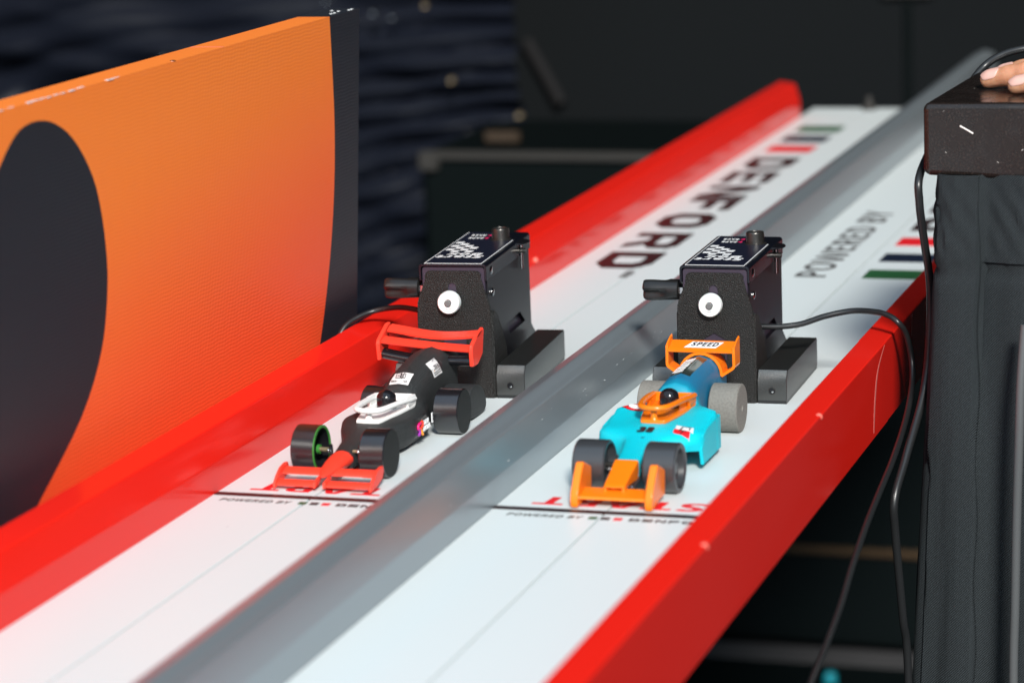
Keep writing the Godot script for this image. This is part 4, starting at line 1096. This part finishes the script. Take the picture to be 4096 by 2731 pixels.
func control_box() -> void:
	var t := thing("control_box", Vector3(270, 133, -265), "scratched black metal box with rounded corners under a hand, on the cloth stand", "control box")
	var p := PackedVector2Array()
	for q in rrect(275, 152.4, 181, 38.2, 3.8, 6): p.append(q + Vector2(0, -(q.x - 185) * 0.05 if q.y < 150 else (q.x - 185) * 0.004))
	# rounded long edges along z and softened front rim
	var b := MB.new()
	b.prism(p, "z", -352, -201, 3.2, 5)
	for i in b.v.size(): b.v[i].x += (-205.0 - b.v[i].z) * 0.05
	part(t, "housing", b, M.cap_black, 40.0)
	part(t, "scratch", MB.new().tube(P3([203.8, 159.6, -200.95, 207.4, 157.6, -200.9, 210.7, 155.6, -200.95]), 0.42, 8, 3), M.pale_scratch)
	var rng := RandomNumberGenerator.new()
	rng.seed = 12
	for k in 30:
		var on_top := rng.randf() < 0.45
		var s := rng.randf_range(0.06, 0.26)
		var ln := rng.randf_range(0.15, 1.1)
		var c := Vector3(rng.randf_range(189, 250), 171.56, rng.randf_range(-290, -208)) if on_top else Vector3(rng.randf_range(188, 250), rng.randf_range(138, 168), -200.98)
		if k < 14: c = Vector3(rng.randf_range(187.5, 199), rng.randf_range(166.5, 168.6), -201.3)
		var d := Vector3(cos(k * 1.7), 0, sin(k * 1.7)) if on_top else Vector3(cos(k * 2.3), sin(k * 2.3), 0)
		part(t, "chip", MB.new().tube(PackedVector3Array([c - d * ln * 0.5, c + d * ln * 0.5]), s * 0.55, 5, 1), M.pale_scratch)

# a distance field of tapered capsules, meshed as surface nets
func field_mesh(bones: Array, cell: float, blend: float) -> MB:
	var lo := Vector3.INF
	var hi := -Vector3.INF
	for q in bones:
		for p in [q[0], q[1]]:
			lo = lo.min(p - Vector3.ONE * (maxf(q[2], q[3]) + cell * 2))
			hi = hi.max(p + Vector3.ONE * (maxf(q[2], q[3]) + cell * 2))
	var n := Vector3i(((hi - lo) / cell).ceil()) + Vector3i.ONE
	var f := PackedFloat32Array()
	f.resize(n.x * n.y * n.z)
	f.fill(1e3)
	for q in bones:
		var a: Vector3 = q[0]
		var ab: Vector3 = q[1] - a
		var l2 := maxf(ab.length_squared(), 1e-6)
		var r: float = maxf(q[2], q[3]) + blend * 1.5 + cell * 2
		var i0 := Vector3i(((a.min(q[1]) - Vector3.ONE * r - lo) / cell).floor()).max(Vector3i.ZERO)
		var i1 := Vector3i(((a.max(q[1]) + Vector3.ONE * r - lo) / cell).ceil()).min(n - Vector3i.ONE)
		for z in range(i0.z, i1.z + 1):
			for y in range(i0.y, i1.y + 1):
				for x in range(i0.x, i1.x + 1):
					var p := lo + Vector3(x, y, z) * cell
					var t := clampf((p - a).dot(ab) / l2, 0, 1)
					var flat: Vector3 = p - a - ab * t
					if q.size() > 4: flat.y *= q[4]
					var d: float = flat.length() - lerpf(q[2], q[3], t)
					var k := (z * n.y + y) * n.x + x
					var e := f[k]
					if e > 900.0: f[k] = d
					else:
						var h := clampf(0.5 + 0.5 * (e - d) / blend, 0, 1)
						f[k] = lerpf(e, d, h) - blend * h * (1 - h)
	var vert := {}
	var b := MB.new()
	var corner := [Vector3i(0, 0, 0), Vector3i(1, 0, 0), Vector3i(0, 1, 0), Vector3i(1, 1, 0), Vector3i(0, 0, 1), Vector3i(1, 0, 1), Vector3i(0, 1, 1), Vector3i(1, 1, 1)]
	var edges := [[0, 1], [2, 3], [4, 5], [6, 7], [0, 2], [1, 3], [4, 6], [5, 7], [0, 4], [1, 5], [2, 6], [3, 7]]
	for z in n.z - 1:
		for y in n.y - 1:
			for x in n.x - 1:
				var val := PackedFloat32Array()
				var neg := 0
				for c in corner:
					var w := f[((z + c.z) * n.y + y + c.y) * n.x + x + c.x]
					val.append(w)
					if w < 0: neg += 1
				if neg == 0 or neg == 8: continue
				var s := Vector3.ZERO
				var m := 0
				for e in edges:
					if (val[e[0]] < 0) != (val[e[1]] < 0):
						var t := val[e[0]] / (val[e[0]] - val[e[1]])
						s += Vector3(corner[e[0]]).lerp(Vector3(corner[e[1]]), t)
						m += 1
				vert[Vector3i(x, y, z)] = lo + (Vector3(x, y, z) + s / m) * cell
	for key in vert:
		for ax in 3:
			var step: Vector3i = [Vector3i(1, 0, 0), Vector3i(0, 1, 0), Vector3i(0, 0, 1)][ax]
			var u: Vector3i = [Vector3i(0, 1, 0), Vector3i(0, 0, 1), Vector3i(1, 0, 0)][ax]
			var w: Vector3i = [Vector3i(0, 0, 1), Vector3i(1, 0, 0), Vector3i(0, 1, 0)][ax]
			if not (vert.has(key - u) and vert.has(key - w) and vert.has(key - u - w)): continue
			var q: Vector3i = key + step
			if q.x >= n.x or q.y >= n.y or q.z >= n.z: continue
			var va := f[(key.z * n.y + key.y) * n.x + key.x]
			var vb := f[(q.z * n.y + q.y) * n.x + q.x]
			if (va < 0) == (vb < 0): continue
			if va < 0: b.quad(vert[key], vert[key - u], vert[key - u - w], vert[key - w])
			else: b.quad(vert[key - w], vert[key - u - w], vert[key - u], vert[key])
	b.close(0)
	return b
func person() -> void:
	var t := thing("person", Vector3(330, 171, -250), "person's hand with trimmed pale nails resting flat on the black control box", "person")
	var y := 171.6
	# fingers from the nearest to the farthest: tip, middle knuckle, first knuckle (x, height, z), radius
	var fingers := [
		[Vector3(228.0, y + 4.9, -234.5), Vector3(247, y + 8.6, -232.5), Vector3(268, y + 13.5, -234), Vector3(296, y + 15.5, -240), 4.9],
		[Vector3(210.2, y + 5.2, -257.5), Vector3(231, y + 9.6, -253.0), Vector3(258, y + 15.0, -252), Vector3(294, y + 17.0, -254), 5.2],
		[Vector3(215.5, y + 6.4, -272.0), Vector3(236, y + 11.0, -268.0), Vector3(260, y + 16.0, -267), Vector3(294, y + 17.5, -268), 5.0],
		[Vector3(228.0, y + 5.6, -287.0), Vector3(246, y + 10.0, -284.0), Vector3(266, y + 14.0, -282), Vector3(296, y + 16.0, -281), 4.6]]
	var bones := []
	for f in fingers:
		var r: float = f[4]
		bones.append([f[0], f[0].lerp(f[1], 0.55), r * 0.92, r * 1.04])
		bones.append([f[0].lerp(f[1], 0.55), f[1], r * 1.04, r * 1.10])
		bones.append([f[1], f[2], r * 1.12, r * 1.18])
		bones.append([f[2], f[3], r * 1.22, r * 1.5])
		bones.append([f[3], Vector3(350, y + 17, -260), r * 1.6, r * 1.8])
	bones.append([Vector3(300, y + 13, -243), Vector3(352, y + 15, -250), 9.0, 12.0])
	bones.append([Vector3(262, y + 7, -212), Vector3(284, y + 9, -216), 5.4, 6.2])
	bones.append([Vector3(284, y + 9, -216), Vector3(312, y + 12, -232), 6.4, 8.5])
	bones.append([Vector3(350, y + 16, -258), Vector3(378, y + 20, -258), 14.0, 14.0])
	bones.append([Vector3(378, y + 20, -258), Vector3(470, y + 45, -255), 14.5, 20.0])
	var hand := part(t, "hand", field_mesh(bones, 1.5, 2.2), M.skin, 80.0)
	for k in 4:        # nails: thin curved plates let into the upper side of every finger tip
		var f: Array = fingers[k]
		var r: float = f[4]
		var ax: Vector3 = (f[1] - f[0]).normalized()
		var sd := ax.cross(Vector3.UP).normalized()
		var up := sd.cross(ax).normalized()
		var turn := 0.5
		var u2 := up * cos(turn) + sd * sin(turn)
		var s2 := sd * cos(turn) - up * sin(turn)
		var rows := []
		for j in 9:
			var row := PackedVector3Array()
			var v := j / 8.0
			var half := 0.92 * sqrt(clampf(1.0 - pow(absf(v * 2.0 - 1.0), 3.4), 0.03, 1.0))
			for i in 9:
				var a := (i / 8.0 * 2.0 - 1.0) * half
				var rr := r * lerpf(0.99, 1.04, v) * 1.03 + 0.12
				row.append(f[0] + ax * (-r * 0.62 + v * 10.8) + u2 * rr * cos(a) + s2 * rr * sin(a) - u2 * 1.6 * pow(clampf(0.5 - v, 0, 1) * 2.0, 2.0))
			rows.append(row)
		sticker(hand, "nail", rows, -u2, M.nail, 0.6)
	var sl := MB.new()
	var rings := []
	for q in [[405.0, 24.0], [406.0, 26.0], [440.0, 29.0], [520.0, 36.0]]:
		var r := PackedVector3Array()
		for i in 24: r.append(Vector3(q[0], y + 24 + (q[0] - 405) * 0.27 + q[1] * cos(TAU * i / 24), -257 + q[1] * sin(TAU * i / 24)))
		rings.append(r)
	sl.loft(rings)
	part(t, "sleeve", sl, M.shirt, 60.0)

func cables() -> void:
	var all := [
		["right_box", [70, 36, -262, 82, 36.6, -261, 93, 36.8, -262, 104, 38.2, -264, 117, 42.5, -266, 132, 45.5, -268, 146, 46.6, -262, 154, 46.0, -257, 160.5, 43.0, -253, 164.5, 34.9, -257, 167.3, 19.4, -258, 169.2, 8.0, -246, 171, -3.5, -216, 173, -12.5, -168, 174, -18.5, -125, 175, -24.4, -85, 176, -33.5, -44, 177, -43.0, -10, 178, -51.0, 32, 179, -60, 80, 181, -90, 150, 186, -180, 230, 195, -420, 300, 205, -737, 330], 1.65, "thin black cable arching from the right start box over the red rail"],
		["left_box", [-98, 39.5, -236, -108, 42.5, -240, -120, 43.6, -248, -134, 43.4, -254, -148, 41.0, -255, -157, 38.0, -248, -163, 33, -240, -166, 22, -234, -168, 0, -230, -170, -80, -226, -172, -300, -220, -174, -737, -215], 1.6, "thin black cable from the left start box over the rail behind the board"],
		["control", [300, 176.0, -345, 262, 181.0, -352, 236, 183.5, -350, 217, 183.0, -346, 203, 179.0, -344, 193.0, 171.5, -340, 186.5, 160, -322, 183.0, 147, -262, 181.0, 133, -212, 181.4, 118, -206, 182.5, 95, -214, 183.5, 72, -224, 183.0, 45, -226, 180.5, 12, -220, 175.5, -18, -190, 172.5, -36, -174, 172.5, -56, -176, 174.5, -104, -184, 176, -140, -190, 178, -300, -190, 180, -737, -185], 2.2, "thicker black cable looping over the control box and down beside the cloth stand"],
		["edge", [241.0, 60, -176, 239.5, 30, -172, 238.8, 0, -170, 237.6, -40, -170, 236.6, -90, -170, 235.6, -140, -170, 236, -300, -168, 240, -737, -165], 2.4, "grey black cable hanging in front of the cloth at the far right edge"]]
	for c in all:
		var pts := P3(c[1])
		solo("cable", MB.new().tube(pts, c[2], 14, 8), M.rubber if c[0] != "edge" else mat("rubber_grey", Color(0.085, 0.09, 0.093), 0.35), c[3], "cable", pts[pts.size() - 1], "", 60.0)

# ---------------------------------------------------------------- surroundings
func surroundings() -> void:
	solo("floor", MB.new().box(Vector3(0, -745, 0), Vector3(60000, 10, 60000)), M.floor, "dark floor", "floor", Vector3(0, -745, 0), "structure")
	# crumpled dark sheet hung at the back left
	var b := MB.new()
	var nz := noise_field(4)
	var rows := []
	for j in 180:
		var row := PackedVector3Array()
		for i in 70:
			var u := i / 69.0
			var v := j / 179.0
			var y := lerpf(-740.0, 420.0, v)
			var x := lerpf(-2300.0, -700.0 - 30.0 * v, u)
			var w := sin(y * lerpf(0.050, 0.098, smoothstep(0.45, 0.95, u)) - u * 15.0 + 3.0 * nz.get_noise_2d(u * 60.0, v * 50.0))
			var z := -2330.0 + 60.0 * u + 17.0 * (absf(w) * 1.6 - 0.8) * (0.6 + 0.6 * nz.get_noise_2d(u * 50.0 + 70.0, v * 40.0)) + 34.0 * nz.get_noise_2d(u * 70.0, v * 240.0 + u * 70.0)
			row.append(Vector3(x, y + 16.0 * nz.get_noise_2d(u * 40.0 + 9.0, v * 90.0), z))
		rows.append(row)
	for j in 179:
		for i in 69:
			b.quad(rows[j][i], rows[j][i + 1], rows[j + 1][i + 1], rows[j + 1][i])
			b.quad(rows[j + 1][i] + Vector3(0, 0, -4), rows[j + 1][i + 1] + Vector3(0, 0, -4), rows[j][i + 1] + Vector3(0, 0, -4), rows[j][i] + Vector3(0, 0, -4))
	b.close(0)
	solo("plastic_sheet", b, M.sheet, "crumpled dark navy plastic sheet hanging behind the orange board", "plastic sheet", Vector3(-1400, -740, -2330), "", 70.0)
	var eyelets := [[-902, 14, 5], [-876, 8, 4], [-798, -76, 4], [-968, 30, 4], [-830, 22, 3], [-1160, -40, 4], [-1210, -44, 4], [-706, -122, 4]]
	for e in eyelets: part(get_node("plastic_sheet"), "eyelet", MB.new().lathe(P([0, -3, e[2], -3, e[2], 2, e[2] * 0.6, 4, 0, 3]), axis_z(Vector3(e[0], e[1], -2236)), 14), M.chrome if e[0] < -850 else M.brass)
	# low dark case whose metal edge shows left of the far rail
	var t := thing("equipment_case", Vector3(-300, -740, -2120), "low black equipment case with a grey metal top edge behind the red rail", "equipment case")
	part(t, "case_body", MB.new().box(Vector3(-310, -438, -2150), Vector3(900, 604, 300), 8), M.case_dark)
	part(t, "lower_strip", MB.new().box(Vector3(-310, -619, -1998), Vector3(890, 9, 8), 2), mat("brown_strip", Color(0.05, 0.032, 0.018), 0.7, 0.0, 0.2))
	part(t, "edge_trim", MB.new().box(Vector3(-310, -138, -1998), Vector3(896, 10, 10), 2), M.alu_trim)
	part(t, "corner_plate", MB.new().box(Vector3(-748, -146, -1997), Vector3(26, 22, 12), 3), M.alu_trim)
	part(t, "latch", MB.new().box(Vector3(-672, -124, -2060), Vector3(46, 14, 10), 3), M.warm_trim)
	t = thing("equipment_case", Vector3(300, -740, -2760), "tall black flight case far behind the end of the track", "flight case")
	part(t, "case_body", MB.new().box(Vector3(-60, -140, -2800), Vector3(1560, 1180, 500), 10), M.case_panel)
	part(t, "corner_strip", MB.new().box(Vector3(-846, -140, -2545), Vector3(26, 1180, 26), 4), M.alu_trim)
	part(t, "door_seam", MB.new().box(Vector3(-250, -140, -2548), Vector3(10, 1160, 8), 1), M.case_dark)
	part(t, "handle", MB.new().tube(P3([-330, -178, -2540, -312, -196, -2516, -230, -204, -2512, -190, -186, -2540]), 12, 12, 6), M.alu_trim, 60.0)
	part(t, "latch", MB.new().box(Vector3(-250, 18, -2545), Vector3(72, 40, 14), 5), M.alu_trim)
	part(t, "diagonal_brace", MB.new().tube(P3([-792, -58, -2540, -770, -96, -2538, -742, -146, -2536]), 9, 10, 3), mat("dull_trim", Color(0.013, 0.013, 0.014), 0.7, 0.0, 0.2))
	# far right under the track: a low crate with a pale front edge
	t = thing("floor_crate", Vector3(-120, -740, -1900), "low dark crate with a pale edge on the floor under the track", "crate")
	part(t, "crate_body", MB.new().box(Vector3(-120, -727, -1780), Vector3(900, 26, 150), 4), M.case_dark)
	part(t, "edge_trim", MB.new().box(Vector3(-120, -728, -1890), Vector3(900, 24, 60), 4), mat("pale_edge", Color(0.05, 0.05, 0.052), 0.7, 0.0, 0.2))
	solo("teal_cap", MB.new().lathe(P([0, 0, 8, 0, 8, 9, 6, 12, 0, 13]), axis_y(Vector3(-209, -714, -1790)), 20), M.teal_bit, "tiny turquoise cap on the low crate at the bottom edge of the view", "cap", Vector3(-209, -714, -1790))
	# the black tent that the track stands in, open towards the camera
	t = thing("tent", Vector3(0, -740, -3600), "black fabric tent walls and roof closing the place off behind the track", "tent")
	part(t, "back_wall", MB.new().box(Vector3(0, 630, -3600), Vector3(3820, 2740, 20)), M.tent)
	part(t, "side_wall", MB.new().box(Vector3(-1900, 630, -1500), Vector3(20, 2740, 4200)), M.tent)
	part(t, "side_wall", MB.new().box(Vector3(1900, 630, -1500), Vector3(20, 2740, 4200)), M.tent)
	part(t, "roof", MB.new().box(Vector3(0, 2010, -1950), Vector3(3820, 20, 3280)), M.tent)
func noise_field(s: int) -> FastNoiseLite:
	var f := FastNoiseLite.new()
	f.noise_type = FastNoiseLite.TYPE_SIMPLEX_SMOOTH
	f.seed = s
	f.frequency = 0.03
	f.fractal_octaves = 3
	return f

func _ready() -> void:
	# camera
	var cam := Camera3D.new()
	cam.name = "camera"
	cam.keep_aspect = Camera3D.KEEP_HEIGHT
	add_child(cam)
	var at := CameraAttributesPhysical.new()
	at.frustum_focal_length = 99.5
	at.frustum_near = 0.05
	at.frustum_far = 200.0
	at.frustum_focus_distance = 1.555
	at.exposure_aperture = 8.0
	cam.attributes = at
	cam.fov = 13.7544
	cam.near = 0.05
	cam.far = 200.0
	cam.position = Vector3(0.4429, 0.3691, 1.2604)
	cam.rotation = Vector3(-0.2121, 0.3233, -0.0394)
	cam.current = true
	# sky and light
	var env := Environment.new()
	env.tonemap_mode = Environment.TONE_MAPPER_LINEAR
	env.tonemap_exposure = 1.37
	env.background_mode = Environment.BG_SKY
	var sm := ProceduralSkyMaterial.new()
	sm.sky_top_color = lin(0.46, 0.62, 0.80)
	sm.sky_horizon_color = lin(0.74, 0.84, 0.90)
	sm.sky_curve = 0.2
	sm.ground_bottom_color = lin(0.05, 0.05, 0.05)
	sm.ground_horizon_color = lin(0.10, 0.10, 0.10)
	var sky := Sky.new()
	sky.sky_material = sm
	env.sky = sky
	env.background_energy_multiplier = 1.0
	env.sdfgi_enabled = true
	env.ssao_enabled = true
	env.ssil_enabled = true
	var we := WorldEnvironment.new()
	we.name = "world"
	we.environment = env
	add_child(we)
	var sun := DirectionalLight3D.new()
	sun.name = "sun"
	sun.light_energy = 1.25
	sun.light_angular_distance = 9.0
	sun.light_color = Color(1.0, 0.985, 0.96)
	sun.shadow_enabled = true
	add_child(sun)
	sun.look_at_from_position(Vector3(0.41, 0.68, 0.95), Vector3.ZERO)
	materials()
	surroundings()
	race_track()
	display_board()
	stand()
	start_box(Vector3(63.4, 0, -228), deg_to_rad(1.3), 91.0, "start box in the right lane behind the turquoise car")
	start_box(Vector3(-85.6, 0, -216.5), deg_to_rad(4.0), 102.0, "start box in the left lane behind the black car")
	control_box()
	person()
	black_car()
	teal_car()
	cables()
	print("fov ", cam.fov, " near ", cam.near, " far ", cam.far)
